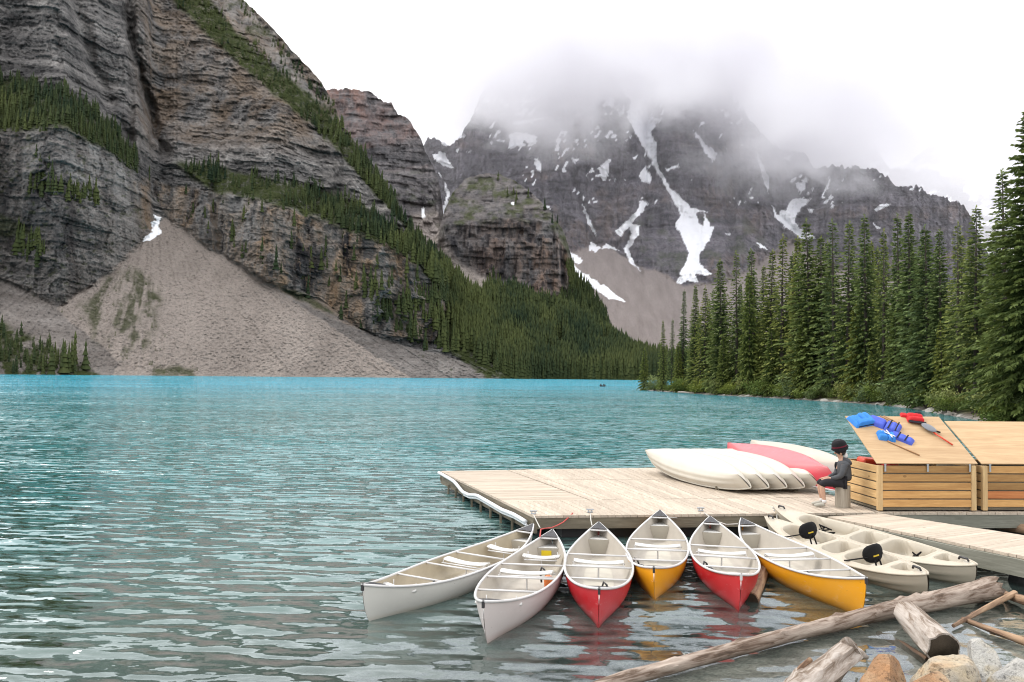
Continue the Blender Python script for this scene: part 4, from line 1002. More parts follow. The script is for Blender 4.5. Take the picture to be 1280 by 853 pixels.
def planks(root, a, b, c, d, n, along, mat, rs, th=0.045, gap=0.007, z=DZ):
    """n boards in the quad a-b-c-d (a,b front edge; d,c back edge). along=True: boards run a->b, stacked a->d"""
    for k in range(n):
        t0, t1 = k / n, (k + 1) / n
        if along: q = [a.lerp(d, t0), b.lerp(c, t0), b.lerp(c, t1), a.lerp(d, t1)]
        else: q = [a.lerp(b, t0), a.lerp(b, t1), d.lerp(c, t1), d.lerp(c, t0)]
        ctr = sum(q, Vector()) / 4
        wd = ((q[3] - q[0]) if along else (q[1] - q[0])).length; f = 1 - gap / wd
        loc = []
        for i, p in enumerate(q):
            v = p - ctr
            if along:
                m = (q[3] + q[0]) / 2 - ctr if i in (0, 3) else (q[1] + q[2]) / 2 - ctr
            else:
                m = (q[0] + q[1]) / 2 - ctr if i in (0, 1) else (q[2] + q[3]) / 2 - ctr
            e = m.normalized() * (rs.uniform(-0.006, 0.004) - 0.003)
            loc.append(m + (v - m) * f + e)
        dz = rs.uniform(-0.003, 0.003)
        top = [Vector((p.x, p.y, dz + rs.uniform(-0.0015, 0.0015))) for p in loc]; bot = [Vector((p.x, p.y, -th)) for p in loc]
        MB().hexa(bot, top).build('plank', mat, root, loc=ctr + Vector((0, 0, z)))
rs = random.Random(5)
dock = empty('dock', FL, label='floating timber dock of weathered planks with canoes moored along it', cat='dock')
dock.location = (0, 0, 0)
planks(dock, FL, FR2, S3, L25, 42, False, M_DECKY, rs); planks(dock, FR2 + Vector((.012, 0, 0)), FR, R25, S3 + Vector((.012, 0, 0)), 6, False, M_DECKY, rs)
planks(dock, L25 + Vector((0, .02, 0)), S1 + Vector((-.012, .02, 0)), SB + Vector((-.012, 0, 0)), BL, 39, True, M_DECK, rs)
planks(dock, S1 + Vector((.012, .025, 0)), R25 + Vector((0, .025, 0)), RM, SM + Vector((.012, 0, 0)), 40, False, M_DECKY, rs)
planks(dock, SM + Vector((.012, .02, 0)), RM + Vector((0, .02, 0)), BR, SB + Vector((.012, 0, 0)), 46, False, M_DECKY, rs)
def beam(root, name, a, b, z0, z1, th, mat, out=0.0):
    d = (b - a); d.z = 0; n = Vector((d.y, -d.x, 0)).normalized()
    a, b = a + n * out, b + n * out
    lo = [Vector((p.x, p.y, z0)) for p in (a, b, b - n * th, a - n * th)]; hi = [Vector((p.x, p.y, z1)) for p in lo]
    c = (a + b) / 2; c.z = (z0 + z1) / 2
    ang = math.atan2(d.y, d.x); R = Matrix.Rotation(-ang, 3, 'Z')
    return MB().hexa([R @ (p - c) for p in lo], [R @ (p - c) for p in hi]).build(name, mat, root, loc=c, rot=(0, 0, ang))
zt = DZ - 0.047
beam(dock, 'fascia_board', FL, FR, 0.205, zt, 0.05, M_FASC, -0.02); beam(dock, 'fascia_board', BL, FL, 0.13, zt, 0.05, M_FASC, -0.02)
beam(dock, 'fascia_board', BR, BL, 0.205, zt, 0.05, M_FASC, -0.02); beam(dock, 'fascia_board', FR, BR, 0.205, zt, 0.05, M_FASC, -0.02)
for k in range(7):
    a = (FL + Vector((.5, .6, 0))).lerp(BL + Vector((.6, -.5, 0)), k / 6); b = (FR + Vector((-.4, .5, 0))).lerp(BR + Vector((-.4, -.5, 0)), k / 6)
    beam(dock, 'float', a, b, -0.25, 0.20, 0.55, M_BLACK, 0.25)
for k in range(9):                         # brackets hanging along the open side
    p = FL.lerp(BL, 0.06 + 0.1 * k); n = Vector((-0.95, -0.31, 0))
    MB().bbox((0, 0, 0), (0.05, 0.05, 0.26), 0.008, 1).build('bracket', M_FASC, dock, loc=p + n * 0.02 + Vector((0, 0, 0.09)))
for px_, py_ in ((667, 644), (738, 642), (877, 640), (972, 640)):
    p = at(px_, py_, DZ); c_ = MB()
    c_.bbox((0, 0, 0.012), (0.10, 0.05, 0.02), 0.005, 1); c_.tube([(-0.07, 0, 0.06), (0.07, 0, 0.06)], 0.014, 6); c_.tube([(-0.03, 0, 0.02), (-0.03, 0, 0.06)], 0.012, 6); c_.tube([(0.03, 0, 0.02), (0.03, 0, 0.06)], 0.012, 6)
    c_.build('cleat', M_STEEL, dock, loc=p + Vector((0, 0.08, 0)))

# white bumper hose along the open side of the dock
M_HOSE = m_simple('white_bumper', (0.70, 0.72, 0.74), 0.45, 0.4, 0.25, 6)
def on_left_side(px, py, out=0.07):
    n = Vector((-0.951, -0.309, 0)); p0 = FL + n * out; d = ray(px, py); o_ = Vector((0, 0, EYE))
    t_ = (p0 - o_).dot(n) / d.dot(n); return o_ + d * t_
hp = [on_left_side(x, y) for x, y in ((548.5, 591), (560, 597.5), (568, 602.5), (573, 608.5), (578, 615), (586, 619), (596, 619.5), (610, 627.5), (627, 637.5), (641, 643), (650, 648), (657, 652.5))]
hp = resample(hp, 40)
bumper = empty('bumper_hose', hp[0], label='white bumper hose sagging along the open side of the dock', cat='hose')
bumper.location = (0, 0, 0)
MB().tube(hp, 0.040, 10).build('hose', M_HOSE, bumper, sm=True)
MB().tube([p + Vector((0.02, -0.03, -0.055)) for p in hp[14:]], 0.026, 8).build('lower_hose', M_HOSE, bumper, sm=True)

# pier from the dock to the shore
PN0, PN1, PF0, PF1 = Vector((5.86, 15.98, 0)), Vector((8.35, 10.80, 0)), Vector((7.02, 16.46, 0)), Vector((10.1, 12.0, 0))
pier = empty('pier', (0, 0, 0), label='narrow plank pier joining the dock beside the moored kayaks', cat='pier')
# boards run across the pier
npk = 46
for k in range(npk):
    t0, t1 = k / npk, (k + 1) / npk - 0.006 / 6
    q = [PN0.lerp(PN1, t0), PN0.lerp(PN1, t1), PF0.lerp(PF1, t1), PF0.lerp(PF1, t0)]
    c = sum(q, Vector()) / 4; ang = math.atan2((q[3] - q[0]).y, (q[3] - q[0]).x); R = Matrix.Rotation(-ang, 3, 'Z'); e = rs.uniform(-0.012, 0.012)
    lo = [R @ (p - c) + Vector((e, 0, -0.045)) for p in q]; hi = [p + Vector((0, 0, 0.045 + rs.uniform(-.002, .002))) for p in lo]
    MB().hexa(lo, hi).build('plank', M_DECK, pier, loc=c + Vector((0, 0, DZ + 0.004)), rot=(0, 0, ang))
beam(pier, 'side_beam', PN1, PN0, 0.16, DZ - 0.044, 0.06, M_FASG, -0.015)
beam(pier, 'side_beam', PF0, PF1, 0.16, DZ - 0.044, 0.06, M_FASG, -0.015)
for t_ in (0.62, 0.9):
    a = PN0.lerp(PN1, t_); b = PF0.lerp(PF1, t_)
    MB().tube([a + (b - a) * 0.12 + Vector((0, 0, 0.02)), b - (b - a) * 0.05 + Vector((0, 0, 0.02))], 0.19, 16).build('float', M_BLACK, pier, sm=True)

# boat-house platform carrying the storage boxes
QA, QB, QC, QD = Vector((7.06, 16.57, 0)), Vector((12.6, 16.98, 0)), Vector((12.6, 19.4, 0)), Vector((7.1, 18.95, 0))
plat = empty('box_platform', (0, 0, 0), label='grey green edged platform under the plywood lidded boxes', cat='platform')
planks(plat, QA, QB, QC, QD, 38, False, M_DECKY, rs)
beam(plat, 'side_beam', QA, QB, 0.15, zt, 0.06, M_FASG, -0.015); beam(plat, 'side_beam', QB, QC, 0.15, zt, 0.06, M_FASG, -0.015); beam(plat, 'side_beam', QC, QD, 0.15, zt, 0.06, M_FASG, -0.015)
beam(plat, 'float', QA + Vector((.2, .8, 0)), QB + Vector((-.2, .8, 0)), -0.2, 0.149, 0.6, M_BLACK)

# ================================================================== storage boxes
M_PINE = m_wood('pine_board_shaded', (0.60, 0.345, 0.13), (0.36, 0.175, 0.06), axis=0, rnd=0.75, rough=0.6)  # front boards deeper: the shade on that face is put into the colour
M_PINER = m_wood('reddish_pine_board', (0.62, 0.25, 0.09), (0.40, 0.13, 0.045), axis=0, rnd=0.1, rough=0.6)
M_PINE_LIT = m_wood('pine_board_lit', (0.66, 0.45, 0.215), (0.44, 0.26, 0.11), axis=1, rnd=0.4, rough=0.6)  # same pine, lighter: sunlight on the side walls put into the colour
M_POST = m_wood('pine_post', (0.66, 0.47, 0.24), (0.44, 0.27, 0.125), axis=2, rnd=0.2, rough=0.6, knots=False)
M_PLY = m_wood('plywood', (0.56, 0.39, 0.225), (0.38, 0.24, 0.125), axis=0, rnd=0.1, rough=0.65, grain=0.7)
def make_box(fl, fr, depth, z0, z1, lid_z, lid_y, label, red_board=None):
    root = empty('storage_box', (fl.x, fl.y, z0), label=label, cat='box')
    W = (fr - fl).length; ang = math.atan2((fr - fl).y, (fr - fl).x); root.rotation_euler = (0, 0, ang)
    n = 5; zz = 0.06; h = (z1 - z0 - zz) / n
    for k in range(n):
        zc = zz + h * (k + 0.5); hb = h - 0.024
        for y, nm in ((0.0, 'board'), (depth - 0.03, 'board')):
            MB().bbox((0, 0, 0), (W - 0.20, 0.03, hb), 0.004, 1).build(nm, M_PINER if (k == red_board and y == 0) else M_PINE, root, loc=(W / 2, y + 0.02 + rs.uniform(0, 0.006), zc))
        for x in (0.0, W):
            MB().bbox((0, 0, 0), (0.03, depth - 0.12, hb), 0.004, 1).build('board', M_PINE_LIT, root, loc=(x + (0.02 if x == 0 else -0.02), depth / 2, zc))
    for x in (0.05, W - 0.05):
        for y in (0.03, depth - 0.04):
            MB().bbox((0, 0, 0), (0.10, 0.075, z1 - z0 - 0.01), 0.006, 1).build('corner_post', M_POST, root, loc=(x, y, (z1 - z0) / 2))
    for y in (0.045, depth - 0.06): MB().box((0, 0, 0), (W - 0.2, 0.008, z1 - z0 - 0.1)).build('backing', M_FASC, root, loc=(W / 2, y, (z1 - z0) / 2))
    for x in (0.045, W - 0.045): MB().box((0, 0, 0), (0.008, depth - 0.2, z1 - z0 - 0.1)).build('backing', M_FASC, root, loc=(x, depth / 2, (z1 - z0) / 2))
    MB().bbox((0, 0, 0), (W - 0.05, depth - 0.1, 0.04), 0.004, 1).build('skid', M_FASC, root, loc=(W / 2, depth / 2, 0.03))
    # plywood lid hinged at the front edge, propped up at the back
    lift = math.atan2(lid_z - z1, lid_y); ll = math.hypot(lid_z - z1, lid_y)
    lid = MB().bbox((0, 0, 0), (W + 0.05, ll, 0.022), 0.003, 1).build('lid', M_PLY, root, loc=(W / 2, lid_y / 2 - 0.01, (lid_z + z1) / 2 - z0 + 0.03), rot=(lift, 0, 0))
    for x in (0.14, W / 2, W - 0.14):
        hm = MB(); hm.box((0, -0.006, -0.07), (0.035, 0.006, 0.14)); hm.box((0, 0.05, 0.03), (0.035, 0.12, 0.005), Matrix.Rotation(lift, 3, 'X')); hm.tube([(-0.02, -0.004, 0.002), (0.02, -0.004, 0.002)], 0.008, 6)
        hm.build('hinge', M_STEEL, root, loc=(x, -0.016, z1 - z0 + 0.018))
    for x in (W - 0.06,):
        a, b = Vector((x, depth - 0.1, z1 - z0 - 0.05)), Vector((x, lid_y * 0.9, (lid_z - z1) * 0.9 + z1 - z0 - 0.02))
        MB().tube([a, b], 0.014, 6).build('prop', M_BLACK, root)
    return root, lid, lift, ll, W
B1 = (Vector((7.08, 16.66, 0)), Vector((9.06, 16.81, 0)))
lz1 = at_r(1128, 523, 18.05).z
box1, lid1, lift1, ll1, W1 = make_box(*B1, 1.4, DZ + 0.02, 1.345, lz1, 1.32, 'pine board box with life jackets lying on its raised plywood lid')
lz2 = at_r(1240, 529.5, 18.05).z
box2, lid2, lift2, ll2, W2 = make_box(Vector((9.19, 16.82, 0)), Vector((11.3, 16.98, 0)), 1.4, DZ + 0.02, 1.345, lz2, 1.25, 'pine board box with a bare raised plywood lid and one reddish board', red_board=1)
# ================================================================== canoes
M_RED = m_gel('red_gelcoat', (0.52, 0.012, 0.020), (0.16, 0.02, 0.02))
M_YEL = m_gel('yellow_gelcoat', (0.80, 0.35, 0.012), (0.42, 0.17, 0.02))
M_WHI = m_gel('white_gelcoat', (0.58, 0.565, 0.525), (0.36, 0.29, 0.18), 0.4)
M_WHP = m_gel('pinkish_white_gelcoat', (0.58, 0.525, 0.505), (0.40, 0.26, 0.22), 0.4)
M_INN = m_simple('cream_liner', (0.52, 0.475, 0.41), 0.5, 0.35, 0.35, 3)
M_INW = m_simple('ochre_liner', (0.50, 0.43, 0.315), 0.5, 0.35, 0.4, 3)
M_GUN = m_simple('pale_gunwale', (0.62, 0.61, 0.60), 0.4, 0.45, 0.2, 10)
M_MAT = m_simple('floor_mat', (0.58, 0.54, 0.46), 0.6, 0.3, 0.35, 6)
M_SEAT = m_simple('white_seat', (0.68, 0.67, 0.64), 0.4, 0.4, 0.1, 6)
M_CAP = m_simple('dark_cap', (0.035, 0.033, 0.035), 0.45, 0.4, 0.3, 10)
M_TANK = m_simple('buoyancy_tank', (0.40, 0.365, 0.30), 0.5, 0.35, 0.2, 5)
M_TAN = m_simple('tan_plastic', (0.50, 0.445, 0.355), 0.42, 0.4, 0.22, 3)
M_CRM = m_simple('cream_plastic', (0.60, 0.56, 0.48), 0.42, 0.4, 0.25, 2.5)
def can_pt(s, t, side, L, W, ins=0.0):
    a = min(1.0, abs(s)); w = max(0.006, (W / 2 - ins) * (1 - a ** 2.15) ** 0.92)
    sheer = 0.31 + 0.19 * a ** 3.0; keel = -0.085 + 0.05 * a ** 4 + ins
    th = t * PI / 2; f = 1 - a ** 3
    y = w * (f * math.sin(th) ** 0.62 + (1 - f) * t ** 0.85)
    u = f * (1 - math.cos(th)) ** 1.1 + (1 - f) * t
    z = keel + (sheer - keel) * u
    x = s * L / 2 - math.copysign(0.20 * a ** 12 * (1 - u) ** 2.2, s)
    return Vector((x, side * y, z))
def stations(n=44): return [math.sin((k / n - 0.5) * PI) * 0.55 + (2 * k / n - 1) * 0.45 for k in range(n + 1)]
def shell(L, W, ins, lim=1.0, nt=11, floor=-9.0):
    rows = []
    fl = lambda p: Vector((p.x, p.y, max(p.z, floor)))
    for s in stations():
        s = max(-lim, min(lim, s))
        rows.append([fl(can_pt(s, 1 - k / nt, 1, L, W, ins)) for k in range(nt)] + [fl(can_pt(s, k / nt, -1, L, W, ins)) for k in range(nt + 1)])
    return rows
def make_canoe(hull, liner, cap, label, near_seat=False, L=4.65, W=0.96):
    root = empty('canoe', label=label, cat='canoe', group='canoes moored side by side at the dock')
    MB().loft(shell(L, W, 0)).build('hull', hull, root, sm=True)
    MB().loft([list(reversed(r)) for r in shell(L, W, 0.014, 0.985, floor=0.035)]).build('liner', liner, root, sm=True)
    for sd in (1, -1):
        MB().tube([can_pt(s, 1, sd, L, W, -0.004) + Vector((0, 0, 0.004)) for s in stations()], 0.017, 8).build('gunwale', M_GUN, root, sm=True)
    sh_ = lambda s: can_pt(s, 1, 1, L, W, 0.012)
    for e in (1, -1):
        m = MB(); r0 = []
        for s in (0.86, 0.90, 0.94, 0.975, 1.0):
            p = sh_(e * s); r0.append([Vector((p.x + (0.012 * e if s == 1 else 0), p.y * k * 1.12, p.z + 0.018 + 0.008 * (1 - k * k))) for k in (-1, -.5, 0, .5, 1)])
        m.loft(r0 if e > 0 else [list(reversed(r)) for r in r0]); m.box((e * (L / 2 + 0.006), 0, 0.47), (0.03, 0.03, 0.07))
        m.build('deck_plate', cap if e < 0 else M_CAP, root, sm=False)
        # buoyancy tank closing each end
        m = MB(); s0 = 0.80; n = 9
        face = [can_pt(e * s0, k / n, -1, L, W, 0.016) for k in range(n, 0, -1)] + [can_pt(e * s0, k / n, 1, L, W, 0.016) for k in range(n + 1)]
        top_z = 0.30
        face = [Vector((p.x, p.y, min(p.z, top_z))) for p in face]
        m.add(face, [tuple(range(len(face)))])
        tr = []
        for s in (0.80, 0.85, 0.9, 0.95, 0.98):
            p = can_pt(e * s, 0.72, 1, L, W, 0.016); tr.append([Vector((p.x, -p.y, top_z + 0.002)), Vector((p.x, p.y, top_z + 0.002))])
        m.build('buoyancy_tank', M_TANK, root)
        MB().loft(tr).build('tank_top', M_SEAT, root)
    def bar(fr, z=0.0, r=0.014, nm='thwart', drop=0.0, xo=0.0):
        s = fr * 2 - 1; p = sh_(s)
        m = MB()
        if drop:
            m.tube([(p.x + xo, -p.y * 0.72, p.z - drop), (p.x + xo, p.y * 0.72, p.z - drop)], r, 8)
            for sd in (1, -1): m.tube([(p.x + xo, sd * p.y * 0.68, p.z), (p.x + xo, sd * p.y * 0.68, p.z - drop)], 0.007, 6)
        else: m.tube([(p.x, -p.y, p.z - 0.004), (p.x, p.y, p.z - 0.004)], r, 8)
        return m.build(nm, M_GUN, root, sm=True)
    bar(0.27); bar(0.445); bar(0.62); bar(0.93); bar(0.055)
    def saddle(fr, drop, sc=1.0):
        s = fr * 2 - 1; p = sh_(s); hw = min(0.36, p.y * 0.78) * sc
        st = empty('seat') if False else None
        m = MB(); rows = []
        for i in range(9):
            v = -1 + 2 * i / 8; hl = 0.115 * (0.72 + 0.28 * v * v) * (1 if abs(v) < 0.99 else 0.8)
            z = p.z - drop + 0.02 + 0.03 * v * v
            rows.append([Vector((p.x + hl * math.cos(a), v * hw, z + 0.022 * math.sin(a))) for a in [2 * PI * k / 10 for k in range(10)]])
        m.loft(rows, closed=True, caps=True); o = m.build('seat', M_SEAT, root, sm=True)
        for xo in (-0.10, 0.10):
            q = MB(); q.tube([(p.x + xo, -p.y * (0.92 - 2 * drop), p.z - drop), (p.x + xo, p.y * (0.92 - 2 * drop), p.z - drop)], 0.011, 6)
            for sd in (1, -1): q.tube([(p.x + xo, sd * p.y * (0.86 - 2 * drop), p.z - 0.01), (p.x + xo, sd * p.y * (0.86 - 2 * drop), p.z - drop)], 0.006, 6)
            q.build('seat_bar', M_GUN, o, sm=True)
        q = MB().tube([(p.x, 0, p.z - drop), (p.x, 0, 0.04)], 0.012, 6).build('seat_post', M_GUN, o)
    saddle(0.53, 0.05)
    if near_seat: saddle(0.17, 0.11, 1.25); saddle(0.78, 0.10, 1.05)
    else: bar(0.115, drop=0.07, r=0.012, nm='seat_bar'); bar(0.15, drop=0.07, r=0.012, nm='seat_bar')
    m = MB()                                # floor mat
    rows = [[Vector((x, y * (1 - (abs(x) / 2.1) ** 2.2), 0.042)) for y in (-0.22, -0.1, 0, 0.1, 0.22)] for x in [-1.6 + 0.2 * k for k in range(17)]]
    m.loft(rows).build('floor_mat', M_MAT if not near_seat else M_INN, root, sm=True)
    return root
def moor(o, near, far, zc=0.0, pitch=0.0, roll=0.0, L=4.65):
    """near end (local -x) at near, heading to far"""
    d = far - near; d.z = 0; d.normalize()
    c = near + d * (L / 2 - 0.13)
    o.location = (c.x, c.y, zc); o.rotation_mode = 'XYZ'
    o.rotation_euler = (roll, pitch, math.atan2(d.y, d.x))
fleet = [(M_WHI, M_INW, M_CAP, 'white canoe with ochre interior and black bow handle, outermost of the row', True, (460, 777), (664, 656)),
         (M_WHP, M_INN, M_CAP, 'scuffed pinkish white canoe with two white seats and a yellow sticker', True, (608, 806), (690, 663)),
         (M_RED, M_INN, M_CAP, 'red canoe between the pinkish white canoe and a yellow canoe', False, (748, 787), (748, 655)),
         (M_YEL, M_INN, M_CAP, 'yellow canoe pointing straight out between the two red canoes', False, (818, 750), (825, 642)),
         (M_RED, M_INN, M_GUN, 'red canoe between two yellow canoes with a log beside its bow', False, (924, 765), (888, 647)),
         (M_YEL, M_INN, M_CAP, 'long yellow canoe lying diagonally beside the tan kayaks', False, (1078, 772), (933, 650))]
canoes = []
for i, (h, li, cp, lb, ns, n_, f_) in enumerate(fleet):
    o = make_canoe(h, li, cp, lb, ns, W=0.96 if i else 0.9)
    moor(o, at(*n_, 0), at(*f_, 0.5), -0.02 + 0.01 * (i % 3), rad((-0.4, 0.3, 0.2, -0.6, 0.2, 0.4)[i]), rad((1.5, -1.2, 0.6, -0.8, 1.0, -1.5)[i])); canoes.append(o)
st_ = MB().box((0, 0, 0), (0.004, 0.16, 0.13)).build('sticker', m_simple('yellow_sticker', (0.75, 0.55, 0.02), 0.5, 0.3, 0.1), canoes[1], loc=(1.845, 0.02, 0.20))

# bailers and straps left in the canoes
M_LIME = m_simple('lime_plastic', (0.45, 0.62, 0.08), 0.4, 0.4, 0.1)
M_ORG = m_simple('orange_plastic', (0.75, 0.20, 0.05), 0.4, 0.4, 0.1)
def make_bailer(parent_canoe, fr, y, mat, label):
    bpy.context.view_layer.update()
    p = parent_canoe.matrix_world @ Vector(((fr * 2 - 1) * 2.325, y, 0.045))
    root = empty('bailer', p, (0, 0, random.random() * 6), label, 'bailer')
    MB().loft([[Vector((r_ * math.cos(a), r_ * math.sin(a), z)) for a in [2 * PI * k / 12 for k in range(12)]] for r_, z in ((0.05, 0), (0.06, 0.02), (0.065, 0.12), (0.05, 0.16), (0.02, 0.18))], closed=True, caps=True).build('scoop', mat, root, sm=True)
    MB().tube([(0.03, 0, 0.16), (0.06, 0, 0.24), (0.10, 0, 0.27), (0.12, 0, 0.20), (0.10, 0, 0.06)], 0.014, 6).build('strap', M_CAP, root, sm=True)
make_bailer(canoes[2], 0.24, -0.16, M_LIME, 'small lime bailer with black strap in the red canoe by the pinkish white one')
make_bailer(canoes[5], 0.27, 0.14, M_LIME, 'small lime bailer with black strap in the long diagonal yellow canoe')
make_bailer(canoes[0], 0.27, -0.14, M_CAP, 'black strap and bailer in the outermost white canoe')
make_bailer(canoes[1], 0.58, -0.26, M_ORG, 'orange bailer with black strap against the side of the pinkish white canoe')
make_bailer(canoes[3], 0.30, 0.22, M_CAP, 'black strapped bailer in the yellow canoe between the red canoes')
make_bailer(canoes[4], 0.36, 0.24, M_CAP, 'black strapped bailer in the red canoe between the yellow canoes')

# ================================================================== kayaks
WELLS = [(0.055, 0.15, 0.50, 0.25), (0.185, 0.375, 0.70, 0.25), (0.405, 0.52, 0.62, 0.26), (0.55, 0.82, 0.66, 0.25)]
def kay_w(s, W):
    a = min(1, abs(s)); return max(0.012, W / 2 * ((1 - a ** 1.9) ** 0.85 if s > 0 else (1 - a ** 2.5) ** 0.72))
def kay_sheer(s): return 0.235 + 0.12 * abs(s) ** 3
def kay_hull(L, W, nt=14):
    rows = []
    for s in stations(52):
        a = abs(s); w = kay_w(s, W); sheer = kay_sheer(s); keel = -0.09 + 0.07 * a ** 3.5
        def pt(t, sd):
            th = t * PI / 2; y = w * (math.sin(th) ** 0.7 if a < 0.9 else math.sin(th) ** (0.7 + (a - 0.9) * 4)); u = (1 - math.cos(th)) ** 0.95
            st = 0.026 * (1 - a ** 4) * (math.exp(-((t - 0.45) / 0.035) ** 2) + math.exp(-((t - 0.72) / 0.03) ** 2))
            return Vector((s * L / 2 - math.copysign(0.12 * a ** 10 * (1 - u) ** 2, s), sd * (y + st), keel + (sheer - keel) * u - st * 0.6))
        rows.append([pt(1 - k / nt, 1) for k in range(nt)] + [pt(k / nt, -1) for k in range(nt + 1)])
    return rows
def make_kayak(mat, L=4.65, W=0.80):
    root = empty('kayak')
    MB().loft(kay_hull(L, W)).build('hull', mat, root, sm=True)
    # deck with moulded cockpits and storage wells
    ns_, nv = 260, 46; V = np.zeros((ns_ + 1, nv + 1, 3)); S = np.linspace(-1, 1, ns_ + 1); S = np.sin(S * PI / 2) * 0.25 + S * 0.75
    for i, s in enumerate(S):
        w = kay_w(s, W); fr = (s + 1) / 2
        for j in range(nv + 1):
            v = -1 + 2 * j / nv; z = kay_sheer(s) + 0.055 * (1 - v * v) ** 0.8 * (1 - abs(s) ** 6)
            for a, b, vw, dp in WELLS:
                q = ((fr - (a + b) / 2) / ((b - a) / 2)) ** 4 + (v / vw) ** 4
                z -= dp * float(smooth(1.18, 0.85, q)) - 0.022 * math.exp(-((q - 1.45) / 0.25) ** 2)
            V[i, j] = (s * L / 2, v * w, z)
    np_mesh('deck', V.reshape(-1, 3), grid_faces(ns_ + 1, nv + 1), mat, root, sm=True)
    rim = [Vector((s * L / 2, sd * kay_w(s, W), kay_sheer(s))) for sd in (1,) for s in stations(52)] + [Vector((s * L / 2, -kay_w(s, W), kay_sheer(s))) for s in reversed(stations(52))]
    MB().tube(rim + [rim[0]], 0.018, 6).build('rim', mat, root, sm=True)
    for e in (-1, 1):
        m = MB(); x = e * (L / 2 - 0.22)
        m.tube([(x - 0.09, 0, 0.37), (x - 0.07, 0, 0.41), (x + 0.07, 0, 0.41), (x + 0.09, 0, 0.37)], 0.018, 6)
        m.build('carry_handle', M_CAP, root, sm=True)
    return root
M_SEATB = m_simple('black_seat_fabric', (0.012, 0.012, 0.013), 0.8, 0.2, 0.3, 20, 0.3)
M_PAD = m_simple('purple_grey_pad', (0.20, 0.17, 0.19), 0.8, 0.2, 0.3, 20)
def kayak_seat(root, fr, L=4.65):
    x = (fr * 2 - 1) * L / 2
    R = Matrix.Rotation(rad(-12), 3, 'Y')
    rows = []
    for i, (z, k) in enumerate([(0.15 - 0.15 * math.cos(PI * q / 8), max(0.12, math.sin(PI * q / 8) ** 0.7)) for q in range(9)]):
        rows.append([Vector((x + 0.034 * math.cos(a) * (0.4 + 0.6 * k) + 0.06 * (abs(math.sin(a)) ** 2) * k, 0.19 * k * math.sin(a), 0.24 + z)) for a in [2 * PI * q / 14 for q in range(14)]])
    o = MB().loft(rows, closed=True, caps=True).build('seat_back', M_SEATB, root, sm=True)
    MB().box((x - 0.03, 0, 0.36), (0.012, 0.10, 0.022)).build('yellow_tab', m_simple('yellow_tab', (0.6, 0.42, 0.03), 0.5), o)
    for sd in (-1, 1):
        MB().tube([(x, sd * 0.14, 0.36), (x + 0.30, sd * 0.31, 0.29), (x + 0.36, sd * 0.34, 0.28)], 0.012, 6).build('strap', M_SEATB, o)
        MB().tube([(x - 0.03, sd * 0.04, 0.30), (x - 0.07, sd * 0.05, 0.12)], 0.016, 6).build('rear_strap', M_SEATB, o)
    MB().bbox((x + 0.14, 0, 0.095), (0.30, 0.34, 0.05), 0.02, 2).build('seat_pad', M_CRM, root, sm=True)
def lay(o, a, b, L=4.65, roll=0.0):
    """local -x end at a, +x end at b (points on the keel line)"""
    d = (b - a).normalized(); c = (a + b) / 2
    z = Vector((0, 0, 1)); y = z.cross(d).normalized(); z = d.cross(y)
    M = Matrix((d, y, z)).transposed() @ Matrix.Rotation(roll, 3, 'X')
    o.location = c; o.rotation_mode = 'XYZ'; o.rotation_euler = M.to_euler()
kp = make_kayak(M_TAN)
GK = 'tan kayaks beside the pier'
kd = make_kayak(M_CRM)
k1, k2 = kp, copy_tree(kp)
tag(k1, 'tan two seat kayak with two black seat backs', 'kayak', GK); tag(k2, 'tan two seat kayak without seat backs, against the pier', 'kayak', GK)
for fr in (0.26, 0.66): kayak_seat(k1, fr)
MB().bbox(((0.455 * 2 - 1) * 2.325, 0.03, 0.045), (0.30, 0.26, 0.03), 0.012, 2).build('foot_pad', M_PAD, k1, sm=True)
MB().bbox(((0.455 * 2 - 1) * 2.325, 0.03, 0.045), (0.30, 0.26, 0.03), 0.012, 2).build('foot_pad', M_PAD, k2, sm=True)
for fr in (0.30, 0.72):                     # loose straps in the seats of the second kayak
    m = MB(); x = (fr * 2 - 1) * 2.325; q = random.Random(int(fr * 100))
    for k in range(7):
        a = Vector((x + q.uniform(-.2, .2), q.uniform(-.15, .15), 0.10)); m.tube([a, a + Vector((q.uniform(-.15, .15), q.uniform(-.15, .15), q.uniform(.02, .12))), a + Vector((q.uniform(-.2, .2), q.uniform(-.2, .2), 0.03))], 0.014, 6)
    m.build('loose_strap', M_SEATB, k2, sm=True)
    MB().bbox((x + 0.05, 0.05, 0.13), (0.12, 0.07, 0.03), 0.01, 1).build('yellow_buckle', m_simple('buckle', (0.6, 0.40, 0.05), 0.5), k2)
def tips(n_, f_, zf):
    a = at(*n_, 0.02); b = at(*f_, zf); d = (b - a); L = d.length
    return a, a + d * (4.25 / L)
a, b = tips((1162, 746), (958, 645), 0.42); a.z, b.z = 0.02, 0.10; lay(k1, a, b, roll=rad(-13)); k1.scale = (0.93,) * 3
a, b = tips((1220, 735), (984, 635), 0.58); a.z, b.z = 0.05, 0.24; lay(k2, a, b, roll=rad(-13)); k2.scale = (0.93,) * 3

